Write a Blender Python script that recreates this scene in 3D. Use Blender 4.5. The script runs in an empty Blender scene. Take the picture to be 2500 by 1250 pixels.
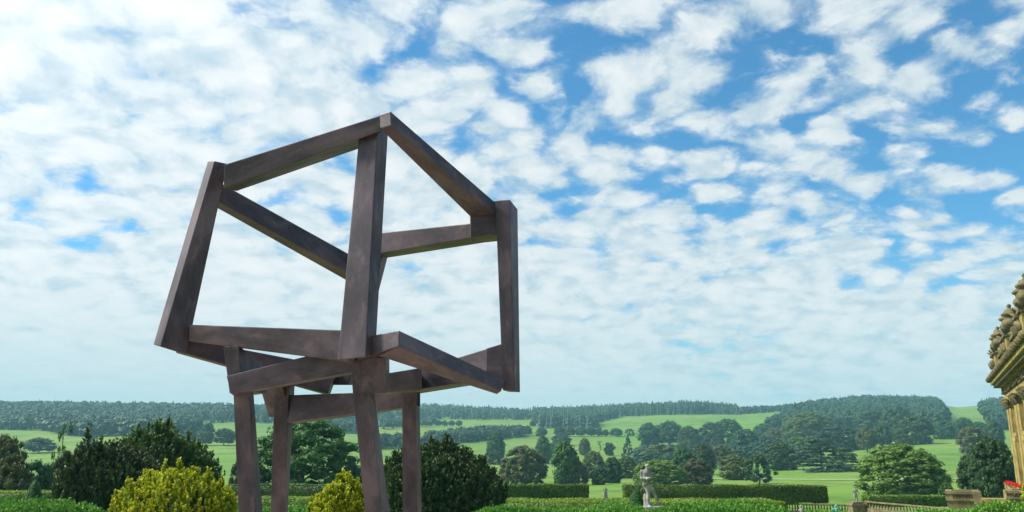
import bpy, bmesh, math, random
import numpy as np
from mathutils import Vector, Matrix
R = math.radians
SC = bpy.context.scene
COL = SC.collection

# ------------------------------------------------------------------ camera, sky, sun, exposure
EYE = 1.7
PITCH = R(13.2)
FPX = 2021.0                       # focal length in photograph pixels (2500 wide)
cam = bpy.data.cameras.new('camera')
cam.sensor_width = 36.0
cam.lens = FPX / 2500.0 * 36.0
cam.clip_start = 0.1
cam.clip_end = 20000.0
camo = bpy.data.objects.new('camera', cam)
camo.location = (0, 0, EYE)
camo.rotation_euler = (math.pi / 2 + PITCH, 0, 0)
COL.objects.link(camo)
SC.camera = camo

SUN_AZ = R(-82.0)                  # measured from +Y towards +X
SUN_EL = R(48.0)
SUN_DIR = Vector((math.sin(SUN_AZ) * math.cos(SUN_EL), math.cos(SUN_AZ) * math.cos(SUN_EL), math.sin(SUN_EL)))
sl = bpy.data.lights.new('sun', 'SUN')
sl.energy = 4.9
sl.angle = R(7.0)
sl.color = (1.0, 0.95, 0.87)
so = bpy.data.objects.new('sun', sl)
so.rotation_euler = SUN_DIR.to_track_quat('Z', 'Y').to_euler()
so.location = (-20, 20, 40)
COL.objects.link(so)

SC.view_settings.view_transform = 'Standard'
SC.view_settings.look = 'None'
SC.view_settings.gamma = 1.0
SC.view_settings.exposure = 0.62
SC.view_settings.use_curve_mapping = False
SC.cycles.use_denoising = True
SC.cycles.max_bounces = 6
SC.cycles.diffuse_bounces = 3
SC.cycles.transmission_bounces = 3
SC.cycles.volume_bounces = 0
SC.cycles.transparent_max_bounces = 6
SC.cycles.sample_clamp_indirect = 4.0


class NT:
    """small helper to wire shader nodes"""
    def __init__(self, tree):
        self.t = tree
        self.n = tree.nodes
        self.l = tree.links

    def node(self, typ, **kw):
        nd = self.n.new(typ)
        for k, v in kw.items():
            setattr(nd, k, v)
        return nd

    def put(self, sock, v):
        if hasattr(v, 'is_linked') or isinstance(v, bpy.types.NodeSocket):
            self.l.new(v, sock)
        else:
            sock.default_value = v

    def math(self, op, a, b=None, c=None, clamp=False):
        nd = self.node('ShaderNodeMath', operation=op, use_clamp=clamp)
        self.put(nd.inputs[0], a)
        if b is not None: self.put(nd.inputs[1], b)
        if c is not None: self.put(nd.inputs[2], c)
        return nd.outputs[0]

    def vmath(self, op, a, b=None, scale=None):
        nd = self.node('ShaderNodeVectorMath', operation=op)
        self.put(nd.inputs[0], a)
        if b is not None: self.put(nd.inputs[1], b)
        if scale is not None: self.put(nd.inputs[3], scale)
        return nd.outputs[1] if op in ('DOT_PRODUCT', 'LENGTH') else nd.outputs[0]

    def noise(self, vec, scale, detail=4.0, rough=0.5, dist=0.0, col=False):
        nd = self.node('ShaderNodeTexNoise')
        if vec is not None: self.put(nd.inputs['Vector'], vec)
        self.put(nd.inputs['Scale'], scale)
        nd.inputs['Detail'].default_value = detail
        nd.inputs['Roughness'].default_value = rough
        nd.inputs['Distortion'].default_value = dist
        return nd.outputs[1] if col else nd.outputs[0]

    def ramp(self, fac, stops, interp='LINEAR'):
        nd = self.node('ShaderNodeValToRGB')
        cr = nd.color_ramp
        cr.interpolation = interp
        while len(cr.elements) < len(stops):
            cr.elements.new(0.5)
        for e, (p, c) in zip(cr.elements, stops):
            e.position = p
            e.color = (c[0], c[1], c[2], 1.0) if not isinstance(c, (int, float)) else (c, c, c, 1.0)
        self.put(nd.inputs[0], fac)
        return nd.outputs[0]

    def smooth(self, x, a, b):
        nd = self.node('ShaderNodeMapRange', interpolation_type='SMOOTHSTEP')
        self.put(nd.inputs[0], x)
        self.put(nd.inputs[1], a); self.put(nd.inputs[2], b)
        nd.inputs[3].default_value = 0.0; nd.inputs[4].default_value = 1.0
        return nd.outputs[0]

    def mix(self, fac, a, b, blend='MIX'):
        nd = self.node('ShaderNodeMix', data_type='RGBA', blend_type=blend)
        self.put(nd.inputs[0], fac)
        self.put(nd.inputs[6], a if not isinstance(a, tuple) else (a[0], a[1], a[2], 1.0))
        self.put(nd.inputs[7], b if not isinstance(b, tuple) else (b[0], b[1], b[2], 1.0))
        return nd.outputs[2]


def build_world():
    w = bpy.data.worlds.new('World')
    SC.world = w
    w.use_nodes = True
    t = NT(w.node_tree)
    t.n.clear()
    tc = t.node('ShaderNodeTexCoord')
    d = t.vmath('NORMALIZE', tc.outputs['Generated'])
    sep = t.node('ShaderNodeSeparateXYZ'); t.put(sep.inputs[0], d)
    dz = t.math('MAXIMUM', sep.outputs[2], 0.0)
    inv = t.math('DIVIDE', 1.0, t.math('ADD', dz, 0.28))
    comb = t.node('ShaderNodeCombineXYZ')
    t.put(comb.inputs[0], t.math('MULTIPLY', sep.outputs[0], inv))
    t.put(comb.inputs[1], t.math('MULTIPLY', sep.outputs[1], inv))
    uv0 = comb.outputs[0]

    sky = t.node('ShaderNodeTexSky', sky_type='NISHITA')
    sky.sun_disc = False
    sky.sun_elevation = SUN_EL
    sky.sun_rotation = SUN_AZ
    sky.air_density = 1.0
    sky.dust_density = 0.3
    sky.ozone_density = 2.5
    blue = t.mix(1.0, sky.outputs[0], (0.040, 0.090, 0.108), 'MULTIPLY')

    # layer of altocumulus cells on a plane high above
    warp = t.vmath('SUBTRACT', t.noise(uv0, 4.0, 2.0, 0.5, col=True), (0.5, 0.5, 0.5))
    uv1 = t.vmath('ADD', uv0, t.vmath('SCALE', warp, scale=0.10))
    uv1 = t.vmath('ADD', uv1, CLOUD_OFFSET)
    cover = t.noise(uv1, 1.25, 2.0, 0.5)
    vt = t.node('ShaderNodeTexVoronoi', feature='SMOOTH_F1')
    fine_warp = t.vmath('SCALE', t.vmath('SUBTRACT', t.noise(uv1, 17.0, 5.0, 0.62, col=True), (0.5, 0.5, 0.5)), scale=0.085)
    t.put(vt.inputs['Vector'], t.vmath('ADD', uv1, fine_warp))
    vt.inputs['Scale'].default_value = 14.0
    vt.inputs['Smoothness'].default_value = 0.6
    cell = t.math('SUBTRACT', 1.0, t.math('MULTIPLY', vt.outputs['Distance'], 1.5))
    fbm = t.noise(uv1, 11.5, 9.0, 0.60)
    # more cloud towards the sun side, thinner sky to the right
    side = t.math('MULTIPLY', t.vmath('DOT_PRODUCT', d, COVER_AXIS), COVER_SLOPE)
    dens = t.math('ADD', t.math('MULTIPLY', cell, 0.62), t.math('MULTIPLY', fbm, 0.66))
    dens = t.math('ADD', dens, t.math('MULTIPLY', t.math('SUBTRACT', cover, 0.5), 0.85))
    dens = t.math('ADD', dens, side)
    low = t.math('SUBTRACT', 1.0, t.smooth(dz, 0.02, 0.30))
    dens = t.math('ADD', dens, t.math('MULTIPLY', low, 0.40))
    alpha = t.smooth(dens, CLOUD_T0, CLOUD_T1)
    thick = t.smooth(dens, CLOUD_T1 - 0.05, CLOUD_T1 + 0.40)
    # light and grey patches inside the cloud sheet
    off = t.vmath('ADD', uv1, (0.024, -0.036, 0.0))
    sh = t.noise(off, 11.5, 4.0, 0.55)
    relief = t.smooth(t.math('SUBTRACT', fbm, sh), -0.13, 0.12)
    belly = t.smooth(t.noise(t.vmath('ADD', uv1, (5.0, 2.0, 0.0)), 9.0, 4.0, 0.55), 0.38, 0.66)
    tone = t.math('ADD', t.math('MULTIPLY', relief, 0.60), t.math('MULTIPLY', belly, 0.40))
    sdot = t.vmath('DOT_PRODUCT', d, tuple(SUN_DIR))
    glow = t.math('POWER', t.math('MAXIMUM', sdot, 0.0), 4.0)
    ccol = t.mix(tone, (0.58, 0.71, 0.80), (0.88, 0.93, 0.95))
    ccol = t.mix(t.math('MULTIPLY', thick, 0.62), ccol, (1.0, 1.0, 1.0))
    gain = t.math('ADD', CLOUD_GAIN, t.math('MULTIPLY', glow, GLOW_GAIN))
    ccol = t.vmath('SCALE', ccol, scale=gain)
    col = t.mix(t.math('MULTIPLY', alpha, 0.97), blue, ccol)
    # pale veil close to the horizon
    veil = t.math('SUBTRACT', 1.0, t.smooth(dz, -0.01, 0.22))
    col = t.mix(t.math('MULTIPLY', veil, 0.70), col, (0.36, 0.47, 0.52))
    col = t.mix(t.smooth(sep.outputs[2], 0.0, -0.02), col, (0.34, 0.45, 0.50))
    bg = t.node('ShaderNodeBackground')
    t.put(bg.inputs[0], col)
    bg.inputs[1].default_value = 1.0
    out = t.node('ShaderNodeOutputWorld')
    t.l.new(bg.outputs[0], out.inputs[0])
    w.cycles.sampling_method = 'MANUAL'
    w.cycles.sample_map_resolution = 1024


CLOUD_OFFSET = (6.1, 14.2, 0.0)
COVER_AXIS = (-0.80, 0.20, -0.30)
COVER_SLOPE = 0.46
CLOUD_T0, CLOUD_T1 = 0.17, 0.57
CLOUD_GAIN, GLOW_GAIN = 0.64, 0.60
build_world()

# ------------------------------------------------------------------ projection helpers (photograph pixel -> direction)
def ray(x, y):
    cx = (x - 1250.0) / FPX; cy = (625.0 - y) / FPX
    return np.array([cx, math.cos(PITCH) - math.sin(PITCH) * cy, math.sin(PITCH) + math.cos(PITCH) * cy])


def slope_px(x, y):
    r = ray(x, y)
    return r[2] / math.hypot(r[0], r[1])


def azi(x, y=1100.0):
    r = ray(x, y)
    return math.atan2(r[0], r[1])


def at(x, y, rr):
    """point seen at a pixel, rr metres away on the plan"""
    v = ray(x, y)
    k = rr / math.hypot(v[0], v[1])
    return Vector((v[0] * k, v[1] * k, EYE + v[2] * k))


# ------------------------------------------------------------------ terrain height field
T_R = [120, 180, 250, 350, 500, 700, 900, 1150, 1400, 1700]
T_X = [-500, 0, 250, 550, 900, 1200, 1300, 1450, 1700, 1800, 1900, 2000, 2100, 2200, 2300, 2350, 2400, 2500, 3000]
T_Y = {
    -500: [1226, 1203, 1184, 1162, 1130, 1095, 1065, 1040, 1015, 1000],
    0:    [1226, 1203, 1184, 1162, 1130, 1095, 1063, 1038, 1012, 992],
    250:  [1226, 1203, 1184, 1160, 1125, 1088, 1058, 1034, 1011, 994],
    550:  [1226, 1203, 1184, 1160, 1120, 1080, 1050, 1030, 1011, 997],
    900:  [1226, 1203, 1184, 1160, 1120, 1083, 1050, 1029, 1010, 996],
    1200: [1226, 1203, 1182, 1160, 1125, 1087, 1052, 1030, 1014, 1003],
    1300: [1226, 1203, 1181, 1160, 1127, 1090, 1055, 1032, 1018, 1009],
    1450: [1226, 1203, 1180, 1160, 1128, 1092, 1056, 1030, 1014, 1005],
    1700: [1226, 1200, 1176, 1158, 1130, 1092, 1050, 1018, 1004, 995],
    1800: [1226, 1200, 1175, 1156, 1128, 1090, 1050, 1020, 1010, 1006],
    1900: [1226, 1200, 1174, 1153, 1124, 1086, 1048, 1016, 1008, 1002],
    2000: [1226, 1200, 1174, 1150, 1118, 1080, 1044, 1014, 998, 988],
    2100: [1226, 1200, 1174, 1146, 1112, 1074, 1040, 1010, 990, 978],
    2200: [1226, 1200, 1172, 1142, 1106, 1070, 1038, 1008, 990, 978],
    2300: [1226, 1200, 1170, 1138, 1102, 1066, 1036, 1010, 993, 982],
    2350: [1226, 1200, 1170, 1138, 1102, 1065, 1036, 1014, 1000, 990],
    2400: [1226, 1200, 1170, 1138, 1102, 1066, 1038, 1012, 996, 986],
    2500: [1226, 1200, 1170, 1138, 1102, 1068, 1040, 1014, 998, 986],
    3000: [1226, 1200, 1172, 1142, 1110, 1078, 1050, 1022, 1004, 992],
}
_tx = np.array(T_X, float)
_ta = np.array([azi(x) for x in T_X])
_ts = np.array([[slope_px(min(max(x, -300), 2800), y) for y in T_Y[x]] for x in T_X])    # rows: column, cols: ring
_logr = np.log(np.array(T_R, float))
_near_r = np.array([0, 18, 27, 38, 46, 60, 85, 120], float)
_near_z = np.array([0, -0.02, -0.75, -0.95, -2.6, -3.4, -5.2, 0], float)


def terrain_z(x, y):
    x = np.asarray(x, float); y = np.asarray(y, float)
    r = np.hypot(x, y); a = np.arctan2(x, y)
    z120 = EYE + _ts[0, 0] * 120.0
    nz = _near_z.copy(); nz[-1] = z120
    zn = np.interp(r, _near_r, nz)
    rr = np.clip(r, 120, 1700)
    lr = np.log(rr)
    # column interpolation for every ring, then ring interpolation
    k = np.clip(np.searchsorted(_logr, lr, side='right') - 1, 0, len(T_R) - 2)
    f = (lr - _logr[k]) / (_logr[k + 1] - _logr[k])
    cols = np.stack([np.interp(a, _ta, _ts[:, j]) for j in range(len(T_R))], -1)
    s0 = np.take_along_axis(cols, k[..., None], -1)[..., 0]
    s1 = np.take_along_axis(cols, (k + 1)[..., None], -1)[..., 0]
    s = s0 + (s1 - s0) * f
    zf = EYE + s * rr
    zf = zf - np.clip(r - 1700, 0, None) * 0.06
    und = 0.5 * np.sin(x * 0.021 + 1.3) * np.cos(y * 0.017) * np.clip((r - 150) / 400, 0, 1)
    und = und + 1.6 * np.sin(x * 0.0071 + y * 0.004) * np.clip((r - 400) / 600, 0, 1)
    back = np.clip((np.abs(a) - 1.3) / 0.5, 0, 1)          # behind the camera the park levels out
    zf = zf * (1 - back) + (-8.0) * back
    return np.where(r < 120, zn, zf + und)


def tz(x, y):
    return float(terrain_z(np.array([x]), np.array([y]))[0])


_rs = np.exp(np.linspace(math.log(20), math.log(2200), 900))


def ground_at(px, py):
    """first terrain point on the sight line of a pixel"""
    v = ray(px, py); h = math.hypot(v[0], v[1])
    xs = v[0] / h * _rs; ys = v[1] / h * _rs
    zr = EYE + v[2] / h * _rs
    below = zr <= terrain_z(xs, ys)
    i = int(np.argmax(below)) if below.any() else len(_rs) - 1
    if _rs[i] < 115 and py < 1225:
        i = int(np.searchsorted(_rs, 120))
    rr = _rs[i]
    x, y = v[0] / h * rr, v[1] / h * rr
    return Vector((x, y, tz(x, y))), rr


# ------------------------------------------------------------------ mesh + object helpers
def np_mesh(name, verts, faces, attrs=None, smooth=False):
    """faces: list of int arrays (n,k); attrs: dict name -> per-face float array"""
    me = bpy.data.meshes.new(name)
    verts = np.ascontiguousarray(verts, dtype=np.float32)
    me.vertices.add(len(verts))
    me.vertices.foreach_set('co', verts.ravel())
    faces = [np.asarray(f, dtype=np.int32) for f in faces if len(f)]
    nl = sum(f.size for f in faces); nf = sum(len(f) for f in faces)
    me.loops.add(nl); me.polygons.add(nf)
    me.loops.foreach_set('vertex_index', np.concatenate([f.ravel() for f in faces]))
    tot = np.concatenate([np.full(len(f), f.shape[1], np.int32) for f in faces])
    st = np.concatenate([[0], np.cumsum(tot)[:-1]]).astype(np.int32)
    me.polygons.foreach_set('loop_start', st)
    me.polygons.foreach_set('loop_total', tot)
    if smooth:
        me.polygons.foreach_set('use_smooth', np.ones(nf, dtype=bool))
    me.update(calc_edges=True)
    if attrs:
        for k, v in attrs.items():
            a = me.attributes.new(k, 'FLOAT', 'FACE')
            a.data.foreach_set('value', np.asarray(v, dtype=np.float32))
    return me


def tag(o, label=None, cat=None, group=None, kind=None):
    if label: o['label'] = label
    if cat: o['category'] = cat
    if group: o['group'] = group
    if kind: o['kind'] = kind
    return o


def link(name, me, mat=None, parent=None, loc=None):
    o = bpy.data.objects.new(name, me)
    COL.objects.link(o)
    if mat is not None and not me.materials:
        me.materials.append(mat)
    if parent is not None:
        o.parent = parent
    if loc is not None:
        o.location = loc
    return o


def empty(name, loc=(0, 0, 0), rz=0.0):
    o = bpy.data.objects.new(name, None)
    o.empty_display_size = 0.2
    o.location = loc
    o.rotation_euler = (0, 0, rz)
    COL.objects.link(o)
    return o


class MB:
    """collects boxes, lathes and tubes into one mesh"""
    def __init__(self):
        self.bm = bmesh.new()

    def hexa(self, v):
        vs = [self.bm.verts.new(p) for p in v]
        for f in ((0, 1, 2, 3), (7, 6, 5, 4), (0, 4, 5, 1), (1, 5, 6, 2), (2, 6, 7, 3), (3, 7, 4, 0)):
            self.bm.faces.new([vs[i] for i in f])
        return self

    def box(self, x0, x1, y0, y1, z0, z1, t=0.0):
        """t: inset of the top"""
        return self.hexa([(x0, y0, z0), (x0, y1, z0), (x1, y1, z0), (x1, y0, z0),
                          (x0 + t, y0 + t, z1), (x0 + t, y1 - t, z1), (x1 - t, y1 - t, z1), (x1 - t, y0 + t, z1)])

    def lathe(self, prof, cx=0, cy=0, n=10, ph=0.0):
        rings = []
        for (r, z) in prof:
            rings.append([self.bm.verts.new((cx + r * math.cos(ph + 2 * math.pi * i / n), cy + r * math.sin(ph + 2 * math.pi * i / n), z)) for i in range(n)])
        for a, b in zip(rings, rings[1:]):
            for i in range(n):
                self.bm.faces.new((a[i], a[(i + 1) % n], b[(i + 1) % n], b[i]))
        self.bm.faces.new(list(reversed(rings[0])))
        self.bm.faces.new(rings[-1])
        return self

    def capsule(self, p0, p1, r0, r1, n=10):
        p0 = Vector(p0); p1 = Vector(p1)
        d = (p1 - p0)
        L = max(d.length, 1e-5)
        q = d.to_track_quat('Z', 'Y') if d.length > 1e-5 else Vector((0, 0, 1)).to_track_quat('Z', 'Y')
        prof = [(r0 * 0.05, -r0), (r0 * 0.7, -r0 * 0.7), (r0, 0), (r1, L), (r1 * 0.7, L + r1 * 0.7), (r1 * 0.05, L + r1)]
        rings = []
        for (r, z) in prof:
            rings.append([self.bm.verts.new(p0 + q @ Vector((r * math.cos(2 * math.pi * i / n), r * math.sin(2 * math.pi * i / n), z))) for i in range(n)])
        for a, b in zip(rings, rings[1:]):
            for i in range(n):
                self.bm.faces.new((a[i], a[(i + 1) % n], b[(i + 1) % n], b[i]))
        self.bm.faces.new(list(reversed(rings[0])))
        self.bm.faces.new(rings[-1])
        return self

    def mesh(self, name, bevel=0.0, smooth=False):
        bm = self.bm
        bmesh.ops.recalc_face_normals(bm, faces=bm.faces)
        if bevel:
            bmesh.ops.bevel(bm, geom=list(bm.edges), offset=bevel, segments=2, profile=0.6, affect='EDGES', clamp_overlap=True)
        me = bpy.data.meshes.new(name)
        bm.to_mesh(me); bm.free()
        if smooth:
            me.polygons.foreach_set('use_smooth', np.ones(len(me.polygons), dtype=bool))
        return me


# ------------------------------------------------------------------ materials
def new_mat(name):
    m = bpy.data.materials.new(name)
    m.use_nodes = True
    t = NT(m.node_tree)
    t.n.clear()
    out = t.node('ShaderNodeOutputMaterial')
    return m, t, out


def principled(t, out, col, rough=0.7, metal=0.0, bump=None, bump_s=0.3, bump_d=0.02, spec=0.4):
    b = t.node('ShaderNodeBsdfPrincipled')
    t.put(b.inputs['Base Color'], col if not isinstance(col, tuple) else (*col, 1.0))
    t.put(b.inputs['Roughness'], rough)
    b.inputs['Metallic'].default_value = metal
    b.inputs['Specular IOR Level'].default_value = spec
    if bump is not None:
        bp = t.node('ShaderNodeBump')
        bp.inputs['Strength'].default_value = bump_s
        bp.inputs['Distance'].default_value = bump_d
        t.put(bp.inputs['Height'], bump)
        t.l.new(bp.outputs[0], b.inputs['Normal'])
    t.l.new(b.outputs[0], out.inputs[0])
    return b


def leaf_mat(name, c0, c1, c2=None, tip=None, transl=0.25, obj_var=0.55, rough=0.6):
    """foliage: leaf colour from a per-face random number, a tint per plant, a little light through the leaves"""
    m, t, out = new_mat(name)
    at_ = t.node('ShaderNodeAttribute', attribute_name='rnd')
    stops = [(0.0, c0), (0.55, c1), (1.0, c2 or c1)]
    col = t.ramp(at_.outputs['Fac'], stops)
    if tip is not None:
        tp = t.node('ShaderNodeAttribute', attribute_name='tip')
        col = t.mix(tp.outputs['Fac'], col, tip)
    oi = t.node('ShaderNodeObjectInfo')
    k = t.math('MULTIPLY_ADD', oi.outputs['Random'], obj_var, 1.0 - obj_var * 0.5)
    col = t.vmath('SCALE', col, scale=k)
    hs = t.node('ShaderNodeHueSaturation')
    hs.inputs['Hue'].default_value = 0.5
    t.put(hs.inputs['Color'], col)
    t.put(hs.inputs['Hue'], t.math('MULTIPLY_ADD', oi.outputs['Random'], 0.07 * min(1, obj_var * 2), 0.5 - 0.035 * min(1, obj_var * 2)))
    col = hs.outputs[0]
    d = t.node('ShaderNodeBsdfPrincipled')
    t.put(d.inputs['Base Color'], col)
    d.inputs['Roughness'].default_value = rough
    d.inputs['Specular IOR Level'].default_value = 0.25
    tr = t.node('ShaderNodeBsdfTranslucent')
    t.put(tr.inputs[0], col)
    mx = t.node('ShaderNodeMixShader')
    mx.inputs[0].default_value = transl
    t.l.new(d.outputs[0], mx.inputs[1]); t.l.new(tr.outputs[0], mx.inputs[2])
    t.l.new(mx.outputs[0], out.inputs[0])
    return m


def make_ground_mat():
    m, t, out = new_mat('park_grass')
    g = t.node('ShaderNodeNewGeometry')
    p = g.outputs['Position']
    big = t.noise(p, 0.0045, 3.0, 0.55)
    mid = t.noise(p, 0.03, 4.0, 0.6)
    fine = t.noise(p, 0.5, 5.0, 0.7)
    stretch = t.node('ShaderNodeMapping'); stretch.inputs['Scale'].default_value = (0.012, 0.05, 0.02)
    t.put(stretch.inputs[0], p)
    band = t.noise(stretch.outputs[0], 1.0, 4.0, 0.6)
    col = t.ramp(big, [(0.3, (0.062, 0.165, 0.014)), (0.5, (0.105, 0.210, 0.020)), (0.72, (0.175, 0.235, 0.032))])
    col = t.mix(t.math('MULTIPLY', t.smooth(band, 0.42, 0.72), 0.55), col, (0.170, 0.215, 0.045))
    col = t.mix(t.math('MULTIPLY', t.smooth(mid, 0.45, 0.7), 0.65), col, (0.040, 0.112, 0.018))
    patch = t.noise(p, 0.011, 5.0, 0.65, 0.6)
    col = t.mix(t.math('MULTIPLY', t.smooth(patch, 0.50, 0.66), 0.6), col, (0.175, 0.200, 0.055))
    tuss = t.noise(p, 0.12, 4.0, 0.7)
    col = t.mix(t.math('MULTIPLY', t.smooth(tuss, 0.50, 0.70), 0.45), col, (0.035, 0.095, 0.016))
    k = t.math('MULTIPLY_ADD', fine, 0.7, 0.65)
    col = t.vmath('SCALE', col, scale=k)
    principled(t, out, col, 0.85, bump=fine, bump_s=0.5, bump_d=0.1, spec=0.15)
    return m


def make_bronze():
    """brushed bar stock under a brown-purple patina; every bar's own x axis runs along its length"""
    m, t, out = new_mat('patinated_bronze')
    tc = t.node('ShaderNodeTexCoord')
    oi = t.node('ShaderNodeObjectInfo')
    sh = t.vmath('SCALE', (7.3, 3.1, 5.7), scale=t.math('MULTIPLY', oi.outputs['Random'], 9.0))
    p = t.vmath('ADD', tc.outputs['Object'], sh)
    g = t.node('ShaderNodeNewGeometry')
    w = g.outputs['Position']
    def scaled(v, k):
        mp = t.node('ShaderNodeMapping'); mp.inputs['Scale'].default_value = k
        t.put(mp.inputs[0], v)
        return mp.outputs[0]
    cloud = t.noise(scaled(p, (0.9, 1.8, 1.8)), 1.2, 5.0, 0.60, 0.3)
    blot = t.noise(scaled(p, (2.2, 4.0, 4.0)), 1.3, 6.0, 0.66, 0.4)
    brush = t.noise(scaled(p, (7.0, 34.0, 34.0)), 1.0, 5.0, 0.65, 0.6)
    cross = t.noise(scaled(p, (16.0, 3.0, 3.0)), 1.0, 5.0, 0.65, 0.4)
    drip = t.noise(scaled(w, (16.0, 16.0, 1.1)), 1.0, 5.0, 0.6, 0.2)
    scr = t.noise(p, 30.0, 4.0, 0.7, 1.2)
    col = t.ramp(cloud, [(0.36, (0.032, 0.026, 0.033)), (0.50, (0.070, 0.052, 0.064)), (0.63, (0.120, 0.088, 0.100))])
    col = t.mix(t.math('MULTIPLY', t.smooth(blot, 0.52, 0.70), 0.55), col, (0.165, 0.112, 0.104))
    col = t.mix(t.math('MULTIPLY', t.smooth(t.math('SUBTRACT', 1.0, blot), 0.54, 0.70), 0.55), col, (0.026, 0.024, 0.030))
    col = t.mix(t.math('MULTIPLY', t.smooth(brush, 0.50, 0.74), 0.20), col, (0.150, 0.118, 0.120))
    col = t.mix(t.math('MULTIPLY', t.smooth(cross, 0.52, 0.78), 0.22), col, (0.034, 0.030, 0.036))
    col = t.mix(t.math('MULTIPLY', t.smooth(drip, 0.56, 0.78), 0.34), col, (0.028, 0.026, 0.032))
    col = t.mix(t.math('MULTIPLY', t.smooth(t.math('MULTIPLY', scr, blot), 0.37, 0.47), 0.45), col, (0.27, 0.22, 0.21))
    rough = t.math('MULTIPLY_ADD', blot, -0.30, 0.66)
    bump = t.math('ADD', t.math('MULTIPLY', scr, 0.35), brush)
    principled(t, out, col, rough, metal=0.22, bump=bump, bump_s=0.18, bump_d=0.005, spec=0.5)
    return m


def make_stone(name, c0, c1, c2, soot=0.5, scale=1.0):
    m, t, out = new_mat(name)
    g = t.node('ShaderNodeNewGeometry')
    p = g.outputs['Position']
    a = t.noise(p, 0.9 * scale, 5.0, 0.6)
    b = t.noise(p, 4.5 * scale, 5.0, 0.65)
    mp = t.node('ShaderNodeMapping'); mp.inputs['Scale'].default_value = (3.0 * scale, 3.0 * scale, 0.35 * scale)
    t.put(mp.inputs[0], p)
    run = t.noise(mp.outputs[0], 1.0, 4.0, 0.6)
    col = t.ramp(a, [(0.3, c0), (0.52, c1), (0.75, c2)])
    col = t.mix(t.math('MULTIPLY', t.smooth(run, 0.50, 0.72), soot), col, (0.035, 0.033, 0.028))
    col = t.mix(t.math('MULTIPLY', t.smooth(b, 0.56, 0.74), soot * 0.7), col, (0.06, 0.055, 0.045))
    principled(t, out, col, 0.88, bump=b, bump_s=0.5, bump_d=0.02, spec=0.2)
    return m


def plain(name, col, rough=0.8, metal=0.0, var=0.25, scale=6.0):
    m, t, out = new_mat(name)
    g = t.node('ShaderNodeNewGeometry')
    n = t.noise(g.outputs['Position'], scale, 4.0, 0.6)
    k = t.math('MULTIPLY_ADD', n, var * 2, 1.0 - var)
    c = t.vmath('SCALE', t.ramp(0.5, [(0.0, col), (1.0, col)]), scale=k)
    principled(t, out, c, rough, metal, bump=n, bump_s=0.2, bump_d=0.01, spec=0.25)
    return m


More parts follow.
